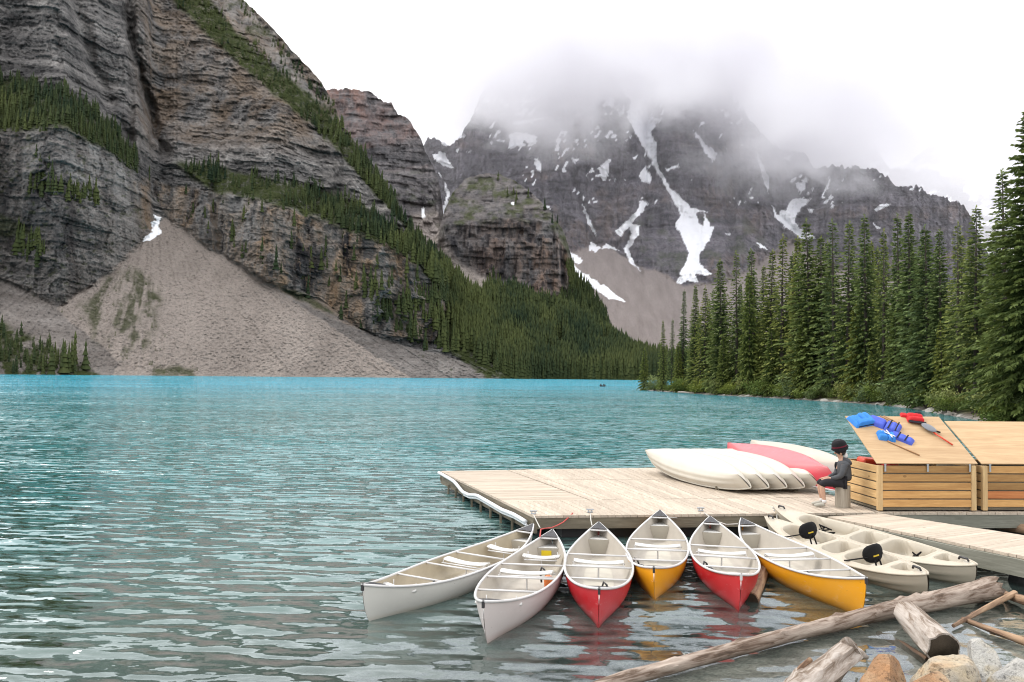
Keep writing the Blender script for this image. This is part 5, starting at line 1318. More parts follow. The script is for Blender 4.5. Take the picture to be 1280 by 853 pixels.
# row of kayaks turned over on the dock, each leaning on the next
GD = 'cream kayaks turned over on the dock'
labels = ['cream kayak turned over on the dock, outermost and fully seen', 'cream kayak turned over on the dock, second from the open water', 'cream kayak turned over on the dock, middle of the leaning row', 'cream kayak turned over on the dock, next to the one by the red canoe', 'cream kayak turned over on the dock, leaning nearest the red canoe']
for i in range(5):
    o = kd if i == 0 else copy_tree(kd)
    tag(o, labels[i], 'kayak', GD)
    na = Vector((5.02 + 0.42 * i, 18.75 + 0.03 * i, DZ + 0.42)); fa = Vector((3.55 + 0.42 * i, 23.2 + 0.1 * i, DZ + 0.58))
    # hull uppermost, tipped towards the open water
    lay(o, na, fa, roll=PI - rad(42))
M_PINK = m_gel('pinkish_red_gelcoat', (0.60, 0.06, 0.085), (0.5, 0.2, 0.2))  # pinkish red, paler pink towards the keel
cu1 = make_canoe(M_PINK, M_INN, M_CAP, 'pinkish red canoe turned over on the dock behind the cream kayaks'); cu1['group'] = 'canoes turned over on the dock'
lay(cu1, Vector((6.98, 18.6, DZ + 0.58)), Vector((5.70, 23.1, DZ + 0.80)), roll=PI - rad(22))
cu2 = make_canoe(M_WHI, M_INN, M_CAP, 'white canoe turned over on the dock beside the red one'); cu2['group'] = 'canoes turned over on the dock'
lay(cu2, Vector((7.85, 19.6, DZ + 0.58)), Vector((6.6, 24.1, DZ + 0.80)), roll=PI - rad(15))
# trestles under the turned-over row
for i in range(3):
    p = Vector((4.9 + 0.7 * i, 19.6 + 0.05 * i, DZ)); m = MB()
    m.bbox((0, 0, 0.05), (0.5, 0.08, 0.08), 0.01, 1)
    for s_ in (-1, 1): m.tube([(s_ * 0.2, -0.1, 0.004), (s_ * 0.2, 0, 0.08)], 0.012, 6)
    tag(m.build('cradle', M_FASC, None, loc=p), 'low wooden cradle under the turned over kayaks', 'cradle', 'cradles under the kayaks')
# ================================================================== gear on the lid
def lid_pt(box, u, v, h, W, z0, z1, lift):
    """u along the hinge 0..1, v metres up the lid, h above the board"""
    return Vector((u * W, v * math.cos(lift) - h * math.sin(lift) - 0.01, z1 - z0 + 0.042 + v * math.sin(lift) + h * math.cos(lift)))
def lid_frame(box, u, v, h, rz, W, z0=DZ + 0.02, z1=1.345, lift=None):
    bpy.context.view_layer.update()
    loc = box.matrix_world @ lid_pt(box, u, v, h, W, z0, z1, lift)
    R = box.matrix_world.to_3x3() @ Matrix.Rotation(lift, 3, 'X') @ Matrix.Rotation(rz, 3, 'Z')
    return loc, R.to_euler()
M_BL1 = m_simple('sky_blue_nylon', (0.045, 0.24, 0.68), 0.7, 0.25, 0.35, 12, 0.4)
M_BL2 = m_simple('royal_blue_nylon', (0.085, 0.13, 0.58), 0.7, 0.25, 0.35, 12, 0.4)
M_RDN = m_simple('red_nylon', (0.62, 0.025, 0.03), 0.7, 0.25, 0.35, 12, 0.4)
M_WEB = m_simple('black_webbing', (0.015, 0.015, 0.02), 0.75, 0.2, 0.2)
def pillow(cx, cy, cz, lx, ly, lz, seams=0, ax=0, n=14, seed=0):
    r = np.random.default_rng(seed); V = np.zeros((n + 1, n + 1, 3)); U = np.zeros_like(V)
    for i in range(n + 1):
        for j in range(n + 1):
            a, b = -1 + 2 * i / n, -1 + 2 * j / n
            h = (1 - a ** 6) ** 0.5 * (1 - b ** 6) ** 0.5
            c = a if ax == 0 else b
            if seams: h *= 0.55 + 0.45 * abs(math.sin((c + 1) / 2 * PI * seams)) ** 0.5
            V[i, j] = (cx + a * lx / 2, cy + b * ly / 2, cz + h * lz * (1 + 0.12 * r.random()))
            U[i, j] = (cx + a * lx / 2, cy + b * ly / 2, cz)
    k = (n + 1) ** 2; g = grid_faces(n + 1, n + 1)
    return np.concatenate([V.reshape(-1, 3), U.reshape(-1, 3)]), np.concatenate([g, g[:, ::-1] + k])
def make_vest(mat, label, loc, rot, panels, straps, edge=None, group='life jackets drying on the lid'):
    root = empty('life_jacket', loc, rot, label, 'life jacket', group)
    for i, pn in enumerate(panels):
        V, F = pillow(*pn[:6], seams=pn[6], ax=pn[7], seed=i); o = np_mesh('panel', V, F, mat, root, sm=True)
    for a, b, w in straps:
        d = Vector(b) - Vector(a); R = d.to_track_quat('X', 'Z').to_matrix()
        MB().bbox((Vector(a) + Vector(b)) / 2, (d.length, w, 0.014), 0.004, 1, R).build('strap', M_WEB if edge is None else edge, root)
    return root
A1 = dict(W=W1, lift=lift1)
l_, r_o = lid_frame(box1, 0.125, 1.36, 0.0, rad(14), **A1)
make_vest(M_BL1, 'sky blue life jacket folded at the corner of the lid', l_, r_o, [(-0.13, 0, 0, 0.26, 0.36, 0.09, 3, 0), (0.12, 0.02, 0, 0.24, 0.40, 0.10, 2, 0), (0.0, -0.10, 0.03, 0.40, 0.14, 0.09, 0, 0)], [((-.2, -.17, .02), (.22, -.17, .04), .03)])
l_, r_o = lid_frame(box1, 0.345, 1.22, 0.0, rad(-38), **A1)
make_vest(M_BL2, 'royal blue life jacket spread flat with black straps', l_, r_o, [(-0.17, 0.0, 0, 0.34, 0.32, 0.08, 0, 0), (0.15, 0, 0, 0.30, 0.34, 0.09, 3, 0), (-0.36, 0.04, 0, 0.12, 0.20, 0.05, 0, 0)], [((.08, -.18, .085), (.08, .18, .085), .028), ((.22, -.18, .085), (.22, .18, .085), .028)])
l_, r_o = lid_frame(box1, 0.262, 0.83, 0.0, rad(-10), **A1)
make_vest(M_BL1, 'small crumpled blue life jacket with white cords', l_, r_o, [(-0.07, 0, 0, 0.18, 0.26, 0.10, 2, 1), (0.09, -0.01, 0, 0.16, 0.28, 0.09, 2, 0)], [((-.1, .1, .09), (.14, -.1, .11), .02), ((.02, .12, .10), (.08, -.13, .10), .02)], M_SEAT)
l_, r_o = lid_frame(box1, 0.42, 0.78, 0.0, rad(-42), **A1)
make_vest(M_BL2, 'narrow royal blue life jacket panel with two black straps', l_, r_o, [(0, 0, 0, 0.46, 0.22, 0.07, 3, 0)], [((-.07, -.12, .068), (-.07, .12, .068), .026), ((.08, -.12, .068), (.08, .12, .068), .026)])
l_, r_o = lid_frame(box1, 0.715, 1.42, 0.0, rad(-12), **A1)
make_vest(M_RDN, 'red and black life jacket at the top of the lid', l_, r_o, [(0, 0.02, 0, 0.34, 0.26, 0.11, 2, 1), (-0.2, 0.12, 0, 0.14, 0.12, 0.05, 0, 0)], [((-.17, -.13, .05), (.18, -.15, .06), .08), ((.02, .16, .09), (.14, .17, .1), .06)])
# paddles and sticks on the lid
M_PAD2 = m_simple('grey_blade', (0.16, 0.17, 0.19), 0.4, 0.4, 0.2)
M_RSH = m_simple('red_shaft', (0.66, 0.07, 0.03), 0.4, 0.4, 0.2)
M_SHAFT = m_wood('paddle_shaft', (0.42, 0.24, 0.12), (0.25, 0.13, 0.06), axis=0, knots=False)
l_, r_o = lid_frame(box1, 0.80, 0.90, 0.05, rad(-62), **A1)
pd = empty('paddle', l_, r_o, 'short red shafted paddle with grey blade below the red life jacket', 'paddle')
MB().tube([(-0.05, 0, 0), (0.40, 0, -0.02)], 0.016, 8).build('shaft', M_RSH, pd, sm=True)
MB().ball((-0.18, 0.03, 0.02), 0.17, 16, 8, (1, 0.62, 0.16)).build('blade', M_PAD2, pd, sm=True)
MB().tube([(-0.06, 0.08, 0.0), (0.02, 0.14, -0.01)], 0.018, 6).build('grip', M_WEB, pd)
l_, r_o = lid_frame(box1, 0.36, 0.45, 0.02, rad(-46), **A1)
tag(MB().tube([(-0.32, 0, 0), (0.32, 0, 0)], 0.013, 6).build('stick', M_SHAFT, None, True, l_, r_o), 'thin brown stick lying below the blue life jackets', 'stick')
for i, u in enumerate((0.415, 0.455)):
    l_, r_o = lid_frame(box1, u, 1.34, 0.03, rad(-58), **A1)
    tag(MB().tube([(-0.22, 0, 0), (0.0, 0.01, 0.012), (0.2, 0, 0)], 0.012, 6).build('webbing_strap', M_SHAFT, None, True, l_, r_o), ['thin dark strap at the upper lid edge, touching the royal blue jacket', 'thin dark strap at the upper lid edge, on the side of the red jacket'][i], 'strap')
bx = box1.matrix_world.copy()
o = MB().bbox((0, 0, 0), (0.55, 0.3, 0.16), 0.06, 3).build('flotation_cushion', M_RSH, None, True, (7.42, 17.75, 1.30), (0.1, 0.1, 0.2)); tag(o, 'orange red cushion showing inside the open pine box', 'cushion')
o = MB().bbox((0, 0, 0), (0.3, 0.22, 0.12), 0.05, 3).build('flotation_cushion', M_RDN, None, True, (7.62, 17.35, 1.28), (0.1, -0.2, 0.5)); tag(o, 'small red cushion under the lid of the open pine box', 'cushion')

# ================================================================== person on a stump
M_SKIN = m_simple('skin', (0.50, 0.30, 0.21), 0.5, 0.35, 0.1)
M_JKT = m_simple('grey_jacket', (0.075, 0.078, 0.085), 0.7, 0.25, 0.35, 14, 0.4)
M_SHO = m_simple('black_shorts', (0.022, 0.020, 0.024), 0.75, 0.2, 0.3)
M_SHOE = m_simple('pale_shoe', (0.42, 0.40, 0.34), 0.7, 0.25, 0.3)
M_HAIR = m_simple('dark_hair', (0.03, 0.028, 0.03), 0.6, 0.3, 0.3)
M_PALE = m_simple('white_tie', (0.66, 0.64, 0.62), 0.7, 0.2, 0.2)
M_HAT = m_simple('black_hat', (0.012, 0.011, 0.013), 0.8, 0.2, 0.3)
M_BAND = m_simple('dark_red_band', (0.12, 0.012, 0.025), 0.7, 0.2, 0.2)
M_STUMP = m_wood('stump_wood', (0.40, 0.355, 0.29), (0.20, 0.17, 0.13), axis=2, knots=False)
def skin(name, joints, edges, mat, parent, root=0, sub=2):
    me = bpy.data.meshes.new(name); me.from_pydata([j[:3] for j in joints], edges, []); me.materials.append(mat)
    o = bpy.data.objects.new(name, me); COL.objects.link(o); o.parent = parent
    md = o.modifiers.new('skin', 'SKIN'); md.use_smooth_shade = True
    for i, j in enumerate(joints):
        r = j[3]; me.skin_vertices[0].data[i].radius = r if hasattr(r, '__len__') else (r, r)
        me.skin_vertices[0].data[i].use_root = i == root
    o.modifiers.new('sub', 'SUBSURF').levels = sub; o.modifiers['sub'].render_levels = sub
    return o
def chain(js, es, start, pts):
    p = start
    for q in pts: js.append(q); es.append((p, len(js) - 1)); p = len(js) - 1
    return p
def make_person(loc, rz, label, lean=0.0):
    root = empty('person', loc, (0, 0, rz), label, 'person')
    # body: facing -x, seat at z 0.43
    J, E_ = [(0.0, 0, 0.52, (0.13, 0.11))], []
    ch = chain(J, E_, 0, [(0.01, 0, 0.66, (0.12, 0.10)), (-0.01, 0, 0.80, (0.145, 0.10)), (-0.03, 0, 0.90, (0.10, 0.08))])
    chain(J, E_, ch, [(-0.05, 0, 0.965, 0.048), (-0.07, 0, 1.01, 0.062), (-0.075, 0, 1.07, 0.088), (-0.072, 0, 1.13, 0.086), (-0.065, 0, 1.17, 0.05)])
    for sd in (-1, 1):
        chain(J, E_, 0, [(-0.08, sd * 0.09, 0.50, 0.088), (-0.26, sd * 0.105, 0.485, 0.076), (-0.44, sd * 0.11, 0.475, 0.058), (-0.43, sd * 0.11, 0.32, 0.056), (-0.40, sd * 0.11, 0.14, 0.036), (-0.395, sd * 0.11, 0.07, 0.038), (-0.50, sd * 0.12, 0.04, 0.034), (-0.56, sd * 0.125, 0.032, 0.024)])
        hd = chain(J, E_, 2, [(-0.02, sd * 0.15, 0.86, 0.062), (-0.06, sd * 0.19, 0.73, 0.047), (-0.09, sd * 0.20, 0.63, 0.041), (-0.20, sd * 0.15, 0.585, 0.034), (-0.30, sd * 0.09, 0.565, 0.024), (-0.345, sd * 0.075, 0.56, (0.034, 0.018))])
        for k, (dy, ln) in enumerate(((-0.030, 0.060), (-0.010, 0.075), (0.010, 0.072), (0.028, 0.055))):
            chain(J, E_, hd, [(-0.375, sd * 0.075 + dy, 0.558, 0.0095), (-0.375 - ln * 0.6, sd * 0.075 + dy, 0.548, 0.009), (-0.375 - ln, sd * 0.075 + dy, 0.532, 0.0075)])
        chain(J, E_, hd, [(-0.33, sd * 0.075 - sd * 0.035, 0.57, 0.011), (-0.365, sd * 0.075 - sd * 0.05, 0.565, 0.0095)])
    body = skin('body', J, E_, M_SKIN, root)
    # jacket
    J, E_ = [(0.01, 0, 0.50, (0.165, 0.15))], []
    c2 = chain(J, E_, 0, [(0.02, 0, 0.62, (0.165, 0.145)), (0.01, 0, 0.75, (0.17, 0.14)), (-0.01, 0, 0.86, (0.15, 0.11)), (-0.035, 0, 0.925, (0.085, 0.075))])
    for sd in (-1, 1):
        chain(J, E_, 3, [(-0.02, sd * 0.165, 0.855, 0.082), (-0.06, sd * 0.20, 0.73, 0.070), (-0.09, sd * 0.21, 0.635, 0.062), (-0.19, sd * 0.155, 0.59, 0.052), (-0.27, sd * 0.105, 0.57, 0.044)])
    skin('jacket', J, E_, M_JKT, root)
    MB().ball((0.055, 0, 0.905), 0.12, 14, 9, (0.95, 1.15, 0.55), Matrix.Rotation(rad(35), 3, 'Y')).build('hood', M_JKT, root, sm=True)
    # shorts
    J, E_ = [(0.0, 0, 0.50, (0.15, 0.125))], []
    for sd in (-1, 1): chain(J, E_, 0, [(-0.08, sd * 0.09, 0.50, 0.108), (-0.27, sd * 0.108, 0.487, 0.098), (-0.43, sd * 0.112, 0.475, 0.086), (-0.455, sd * 0.112, 0.40, 0.074)])
    skin('shorts', J, E_, M_SHO, root)
    for sd in (-1, 1):
        J, E_ = [(-0.37, sd * 0.11, 0.055, 0.048)], []
        chain(J, E_, 0, [(-0.46, sd * 0.115, 0.05, (0.052, 0.045)), (-0.55, sd * 0.125, 0.038, (0.05, 0.034)), (-0.60, sd * 0.13, 0.032, 0.025)]); skin('shoe', J, E_, M_SHOE, root)
        MB().tube([(-0.398, sd * 0.11, 0.08), (-0.398, sd * 0.11, 0.145)], [0.043, 0.042], 10).build('sock', M_PALE, root, sm=True)
    # face, hair, hat
    fm = MB(); fm.ball((-0.165, 0, 1.065), 0.018, 8, 6, (1.1, 0.8, 1.3)); fm.ball((-0.152, 0, 1.02), 0.018, 8, 5, (0.5, 1.3, 0.35)); fm.build('nose_and_mouth', M_SKIN, body, sm=True)
    for sd in (-1, 1):
        MB().ball((-0.150, sd * 0.034, 1.09), 0.012, 8, 6).build('eye', M_HAIR, body, sm=True)
        MB().ball((-0.07, sd * 0.088, 1.065), 0.03, 8, 6, (0.7, 0.35, 1.1)).build('ear', M_SKIN, body, sm=True)
    MB().ball((-0.058, 0, 1.105), 0.105, 16, 10, (0.98, 0.98, 0.95)).build('hair', M_HAIR, root, sm=True)
    MB().ball((0.035, -0.02, 1.02), 0.05, 12, 8, (0.8, 0.9, 1.2)).build('hair_tie', M_PALE, root, sm=True)
    return root, body
stump_p = Vector((6.62, 17.22, DZ + 0.004))
stump = empty('stump', stump_p, (0, 0, 0.3), 'grey wooden stump serving as a stool on the dock', 'stump')
V = []; m = MB()
rows = [[Vector(((0.148 + 0.012 * math.sin(3 * a + 1) + 0.006 * math.sin(7 * a)) * math.cos(a), (0.14 + 0.01 * math.cos(2 * a)) * math.sin(a), z)) for a in [2 * PI * k / 20 for k in range(20)]] for z in (0.0, 0.2, 0.425)]
auto_smooth(MB().loft(rows, closed=True, caps=True).build('log', M_STUMP, stump))
auto_smooth(MB().loft([[p * 0.93 + Vector((0, 0, z - p.z * 0.93)) for p in rows[2]] for z in (0.427, 0.431)], closed=True, caps=True).build('cut_top', M_POST, stump))
pr, pb = make_person(stump_p + Vector((0.02, 0, 0.0)), rad(-8), 'person in grey hooded jacket and black shorts sitting on a stump')
hat = empty('hat', (0, 0, 0)); hat.parent = pr; hat.location = (-0.075, 0, 1.165); hat.rotation_euler = (rad(6), rad(-14), 0)
MB().loft([[Vector((r_ * math.cos(a), r_ * 0.92 * math.sin(a), z + dr * math.cos(2 * a))) for a in [2 * PI * k / 22 for k in range(22)]] for r_, z, dr in ((0.10, -0.01, 0), (0.165, -0.035, 0.03), (0.168, -0.015, 0.03), (0.145, 0.03, 0.01), (0.142, 0.10, -0.01), (0.115, 0.15, -0.015), (0.05, 0.16, 0))], closed=True, caps=True).build('brim_and_crown', M_HAT, hat, sm=True)
MB().loft([[Vector((r_ * math.cos(a), r_ * math.sin(a), z)) for a in [2 * PI * k / 22 for k in range(22)]] for r_, z in ((0.150, 0.030), (0.148, 0.055))], closed=True).build('band', M_BAND, hat, sm=True)

# two paddlers in a canoe far out on the lake
fc = at(753.3, 483.4, 0)
cf = MB().loft(shell(4.6, 0.9, 0, nt=6)).build('canoe', M_CAP, None, True, (fc.x, fc.y, 0), (0, 0, rad(62))); tag(cf, 'tiny dark canoe far out on the lake carrying two paddlers', 'canoe')
for i, d_ in enumerate((-1.3, 0.9)):
    p = Vector((fc.x + d_ * math.cos(rad(62)) , fc.y + d_ * math.sin(rad(62)), 0.0))
    rt_ = empty('person', p, (0, 0, rad(62)), ['front paddler in dark clothes seated in the far canoe', 'rear paddler in dark clothes seated in the far canoe'][i], 'person')
    J, E_ = [(0, 0, 0.15, (0.16, 0.14))], []
    c_ = chain(J, E_, 0, [(0, 0, 0.40, (0.17, 0.13)), (0, 0, 0.58, (0.15, 0.10)), (0, 0, 0.68, 0.055), (0.01, 0, 0.80, 0.10), (0.01, 0, 0.88, 0.07)])
    for sd in (-1, 1):
        chain(J, E_, 2, [(0.02, sd * 0.19, 0.54, 0.065), (0.14, sd * 0.24, 0.36, 0.05), (0.32, sd * 0.14, 0.36, 0.038)]); chain(J, E_, 0, [(0.15, sd * 0.12, 0.18, 0.09), (0.42, sd * 0.14, 0.24, 0.07), (0.55, sd * 0.13, 0.02, 0.05)])
    skin('body', J, E_, M_SHO if i else M_JKT, rt_, sub=1)

# ================================================================== drift logs, rocks, ropes
def m_log(name, light, dark):
    t = NT(name); p = t.obj()
    g = t.noise(t.mapping(p, (1.6, 16, 16)), 1.0, 7, 0.68, dist=0.8); b = t.noise(t.mapping(p, (0.8, 2.4, 2.4)), 1.0, 4, 0.6)
    k = t.math('ADD', t.math('MULTIPLY', g, 0.6), t.math('MULTIPLY', b, 0.4))
    c = t.ramp(k, [(0.38, tuple(x * 0.5 for x in dark)), (0.44, dark), (0.50, tuple((x + y) / 2 for x, y in zip(light, dark))), (0.60, light)])
    z = t.node('SeparateXYZ', {0: t.pos()}).outputs[2]                 # waterlogged belly
    wet = t.node('MapRange', {'Value': t.math('ADD', z, t.math('MULTIPLY', b, 0.08)), 'From Min': 0.05, 'From Max': 0.12}).outputs[0]
    c = t.mix(wet, tuple(x * 0.55 for x in dark), c)
    t.bsdf(c, 0.8, 0.25, t.bump(k, 0.7, 0.02)); return t.m
M_LOG = m_log('bleached_log', (0.40, 0.33, 0.275), (0.14, 0.095, 0.068))
M_LOGG = m_log('grey_driftwood', (0.46, 0.41, 0.365), (0.18, 0.135, 0.10))
M_LOGB = m_log('brown_driftwood', (0.36, 0.24, 0.15), (0.16, 0.095, 0.06))
M_ROT = m_simple('rotten_core', (0.045, 0.035, 0.025), 0.95, 0.1, 0.4, 25, 0.6)
def log(name, pts, rs_, mat, label, n=20, seed=0, knots=0, sub=14, wob=0.10, group=None, parent=None, rough_end=False):
    """a tapering, knotted trunk through the given points; object x axis along the log"""
    pts = [Vector(p) for p in pts]; a, b = pts[0], pts[-1]; d = (b - a).normalized()
    M = d.to_track_quat('X', 'Z').to_matrix(); Mi = M.transposed()
    pts = [Mi @ (p - a) for p in pts]; r = random.Random(seed)
    cum = np.cumsum([0] + [(q - p).length for p, q in zip(pts[:-1], pts[1:])]); rows = []
    N = max(6, int(cum[-1] * sub)); kn = [(r.uniform(0.05, 0.95) * cum[-1], r.uniform(0.3, 2.8), r.uniform(0.05, 0.08)) for _ in range(knots)]
    for i in range(N + 1):
        s = cum[-1] * i / N; k = max(j for j in range(len(cum)) if cum[j] <= s + 1e-9); k = min(k, len(pts) - 2)
        f = (s - cum[k]) / (cum[k + 1] - cum[k]); c = pts[k].lerp(pts[k + 1], f); rr = rs_[k] + (rs_[k + 1] - rs_[k]) * f; row = []
        for j in range(n):
            an = 2 * PI * j / n; q = 1 + wob * float(vnoise(s * 1.5 + seed, math.cos(an) * 1.3 + math.sin(an) * 2.1 + 5, seed)) + 0.05 * float(vnoise(s * 5, an * 4, seed + 3))
            for ks, ka, kr in kn:
                q += 0.35 * math.exp(-((s - ks) / kr) ** 2 - ((an - ka) / 0.35) ** 2)
            x = c.x
            if rough_end and i in (0, N): x += r.uniform(-0.10, 0.06)
            row.append(Vector((x, c.y + math.cos(an) * rr * q, c.z + math.sin(an) * rr * q)))
        rows.append(row)
    o = MB().loft(rows, closed=True, caps=True).build(name, mat, parent, True, a, M.to_euler()); auto_smooth(o, 50)
    if label: tag(o, label, 'log', group)
    return o, rows
log('drift_log', [(0.0, 7.48, 0.04), at(790, 846, 0.09), at(1000, 790, 0.10), at(1130, 759, 0.11), at(1243, 735, 0.17)], [0.066, 0.072, 0.085, 0.108, 0.155], M_LOG, 'long bleached drift log floating across the shallows before the canoes', seed=3, knots=16, sub=16, rough_end=True)
sl, rws = log('drift_log', [at(1135, 768, 0.16), at(1180, 812, 0.17)], [0.155, 0.165], M_LOGG, 'short thick log with a hollow dark end beside the long drift log', seed=5, knots=2, sub=20, wob=0.14)
end = rws[-1]; c = sum(end, Vector()) / len(end)
core = MB().loft([[c + (p - c) * 0.90 + Vector((0.006, 0, 0)) for p in end], [c + (p - c) * 0.72 + Vector((-0.05, 0, 0)) for p in end], [c + (p - c) * 0.3 + Vector((0.002, 0, 0)) for p in end]], closed=True, caps=True).build('rotten_core', M_ROT, sl, True)
log('drift_stick', [at(1192, 783, 0.04), at(1225, 764, 0.07), at(1268, 742, 0.12)], [0.022, 0.032, 0.042], M_LOGB, 'slim brown stick under the pier end pointing at the long log', n=10, seed=7, knots=3, wob=0.2)
log('drift_stick', [at(1203, 774, 0.03), at(1250, 792, 0.06), at(1300, 809, 0.10)], [0.025, 0.04, 0.05], M_LOGB, 'tan barkless pole lying in the shallows by the rocks', n=10, seed=8, knots=2, wob=0.15)
log('drift_stick', [at(1238, 790, 0.03), at(1300, 806, 0.05)], [0.025, 0.035], M_LOGB, 'thin twig lying along the tan barkless pole', n=8, seed=18, wob=0.2)
log('drift_stick', [at(1098, 792, -0.06), at(1130, 808, -0.04), at(1160, 828, -0.03)], [0.03, 0.045, 0.05], M_LOGB, 'reddish stick just under the water by the hollow ended log', n=10, seed=9, wob=0.2)
dw, _ = log('driftwood', [at(985, 872, 0.10), at(1035, 838, 0.15), at(1062, 818, 0.20), at(1060, 803, 0.36)], [0.13, 0.135, 0.13, 0.05], M_LOGG, 'gnarled grey driftwood root with a broken prong beside the orange rock', seed=12, knots=5, sub=24, wob=0.25)
for a_, b_, r0_ in (((1055, 806), (1046, 811), 0.03), ((1066, 815), (1084, 822), 0.07), ((1062, 808), (1071, 812), 0.035)):
    p0, p1 = at(*a_, 0.24), at(*b_, 0.16); bpy.context.view_layer.update(); inv_ = dw.matrix_world.inverted()
    MB().tube([inv_ @ p0, inv_ @ p0.lerp(p1, 0.5), inv_ @ p1], [r0_, r0_ * 0.8, r0_ * 0.3], 8).build('prong', M_LOGG, dw, True)
log('driftwood', [at(980, 872, 0.04), at(1000, 845, 0.08), at(1016, 838, 0.10)], [0.08, 0.09, 0.05], M_LOGG, 'small knotty driftwood stub next to the gnarled root', seed=14, knots=4, sub=26, wob=0.3)
log('drift_stick', [at(984, 862, 0.05), at(1000, 838, 0.14), at(1013, 825, 0.22)], [0.035, 0.035, 0.025], M_LOGB, 'thin brown stick leaning over the knotty stub', n=8, seed=15, wob=0.2)
fl_, rw = log('float_log', [at(939, 751, 0.02), at(953, 715, 0.06)], [0.105, 0.10], M_LOGB, 'short brown floating log between the red canoe and the diagonal yellow canoe', seed=16, knots=1)
c = sum(rw[0], Vector()) / len(rw[0]); MB().loft([[c + (p - c) * 0.85 + Vector((-0.004, 0, 0)) for p in rw[0]], [c + (p - c) * 0.4 + Vector((-0.002, 0, 0)) for p in rw[0]]], closed=True, caps=True).build('rotten_core', M_ROT, fl_)
dw2, _ = log('driftwood', [at(1226, 651, 0.10), at(1250, 657, 0.12), at(1300, 666, 0.14)], [0.11, 0.09, 0.07], M_LOGB, 'forked driftwood trunk floating between the pier and the box platform', seed=21, knots=3, sub=16, wob=0.2)
bpy.context.view_layer.update(); inv_ = dw2.matrix_world.inverted(); p0 = at(1229, 650, 0.12); MB().tube([inv_ @ p0, inv_ @ (p0 + Vector((0.06, 0, 0.14))), inv_ @ (p0 + Vector((0.10, 0, 0.24)))], [0.075, 0.05, 0.02], 8).build('prong', M_LOGB, dw2, True)
log('drift_stick', [at(1262, 657, 0.14), at(1310, 653, 0.18)], [0.05, 0.05], M_LOGB, 'second branch lying behind the forked driftwood by the platform', n=10, seed=22, wob=0.2)
# shoreline rocks at the camera's feet
def m_boulder(name, a, b, c3):
    t = NT(name); p = t.obj(); n = t.noise(p, 3.0, 6, 0.65); n2 = t.noise(p, 14.0, 5, 0.7); s = t.noise(t.mapping(p, (2, 2, 7)), 1.0, 4)
    c = t.mix(t.ramp(n, [(0.4, 0.0), (0.6, 1.0)]), a, b); c = t.mix(t.ramp(s, [(0.48, 0.0), (0.62, 0.8)]), c, c3)
    c = t.mix(t.ramp(n2, [(0.36, 0.75), (0.46, 0.0)]), c, tuple(x * 0.25 for x in b))
    t.bsdf(c, 0.85, 0.25, t.bump(t.math('ADD', n, t.math('MULTIPLY', n2, 0.8)), 1.0, 0.07)); return t.m
M_R1 = m_boulder('orange_boulder', (0.40, 0.22, 0.11), (0.28, 0.175, 0.105), (0.46, 0.34, 0.22))
M_R2 = m_boulder('tan_boulder', (0.52, 0.43, 0.30), (0.42, 0.37, 0.30), (0.46, 0.29, 0.16))
M_R3 = m_boulder('pale_boulder', (0.52, 0.50, 0.45), (0.38, 0.37, 0.35), (0.50, 0.42, 0.28))
for i, (px_, py_, z_, sz, mt, lb) in enumerate(((1105, 862, 0.08, (0.38, 0.30, 0.32), M_R1, 'orange brown angular rock beside the gnarled driftwood'), (1172, 855, 0.12, (0.43, 0.35, 0.41), M_R2, 'tan angular rock with rusty face below the hollow ended log'),
        (1236, 848, 0.10, (0.40, 0.33, 0.38), M_R3, 'pale lichen grey rock next to the tan angular rock'), (1284, 862, 0.12, (0.42, 0.36, 0.36), M_R3, 'low whitish rock behind the pale lichen grey rock'), (1150, 885, 0.16, (0.46, 0.38, 0.36), M_R1, 'rusty orange rock in front of the tan angular rock'))):
    rock('boulder', 40 + i * 3, at(px_, py_, z_), sz, mt, lb, 'rock', None, 0.6 * i, 12)
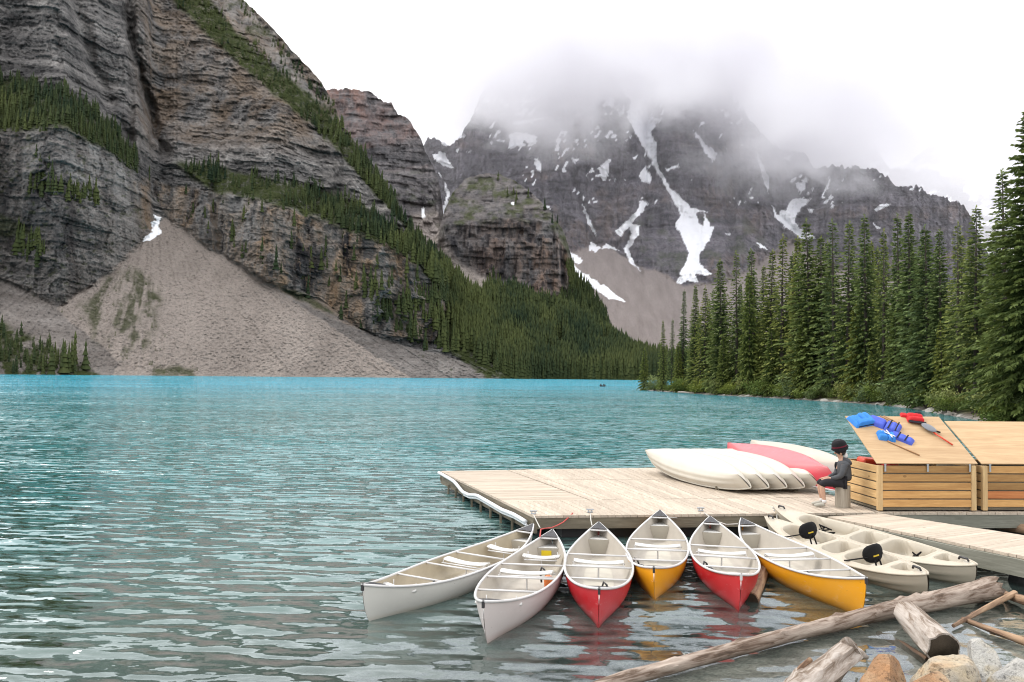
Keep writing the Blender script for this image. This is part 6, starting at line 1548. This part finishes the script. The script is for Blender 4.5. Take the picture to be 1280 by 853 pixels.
# pebbles in the shallows by the rocks
for i in range(26):
    q_ = at(rt.uniform(1015, 1285), rt.uniform(826, 852), 0); s_ = rt.uniform(0.03, 0.09)
    rock('pebble', 500 + i, (q_.x, q_.y, float(np.interp(q_.y * 0.8 - q_.x * 0.6, [2, 3, 6], [-0.02, -0.08, -0.5])) + s_ * 0.3), (s_ * 1.3, s_, s_ * 0.7), (M_R3, M_ST, M_R2)[i % 3], 'small rounded pebble lying in the shallows around the shore rocks', 'pebble', 'pebbles in the shallows', rt.uniform(0, 3), 6)
log('drift_stick', [at(1252, 742, 0.06), at(1285, 752, 0.10)], [0.05, 0.06], M_LOGB, 'stub of driftwood wedged under the pier end', n=10, seed=31, knots=2, wob=0.2)
# mooring ropes
M_ROPE = m_simple('white_rope', (0.52, 0.50, 0.46), 0.8, 0.2, 0.3, 30)
M_ROPR = m_simple('red_rope', (0.55, 0.10, 0.09), 0.8, 0.2, 0.3, 30)
def rope(pts, mat, label, r=0.011):
    tag(MB().tube(resample([Vector(p) for p in pts], 14), r, 6).build('mooring_rope', mat, None, True), label, 'rope')
rope([at(716, 641.5, 0.47), at(706, 652, 0.36), at(692, 659.5, 0.30), at(676, 661.5, 0.36), at(675, 671, 0.46)], M_ROPR, 'red mooring rope from the dock edge to the pinkish white canoe')
rope([at(667, 644, 0.48), at(671, 652, 0.42), at(675, 660, 0.38)], M_ROPE, 'short white rope tied at the dock corner')
rope([at(738, 642, 0.47), at(738.5, 650, 0.42), at(740, 657, 0.46)], M_ROPE, 'white rope hanging behind the red canoe near the pinkish white one')
rope([at(836, 647, 0.48), at(850, 648, 0.34), at(866, 645, 0.38), at(876, 641, 0.47)], M_ROPE, 'slack white rope between the yellow canoe and the red canoe bow')
rope([at(880, 641, 0.47), at(893, 651, 0.40), at(908, 656, 0.40), at(922, 655, 0.45)], M_ROPE, 'slack white rope tied to the diagonal yellow canoe')
rope([at(972, 640, 0.47), at(971, 647, 0.40), at(973, 652, 0.34)], M_ROPE, 'short white rope at the kayak bows')
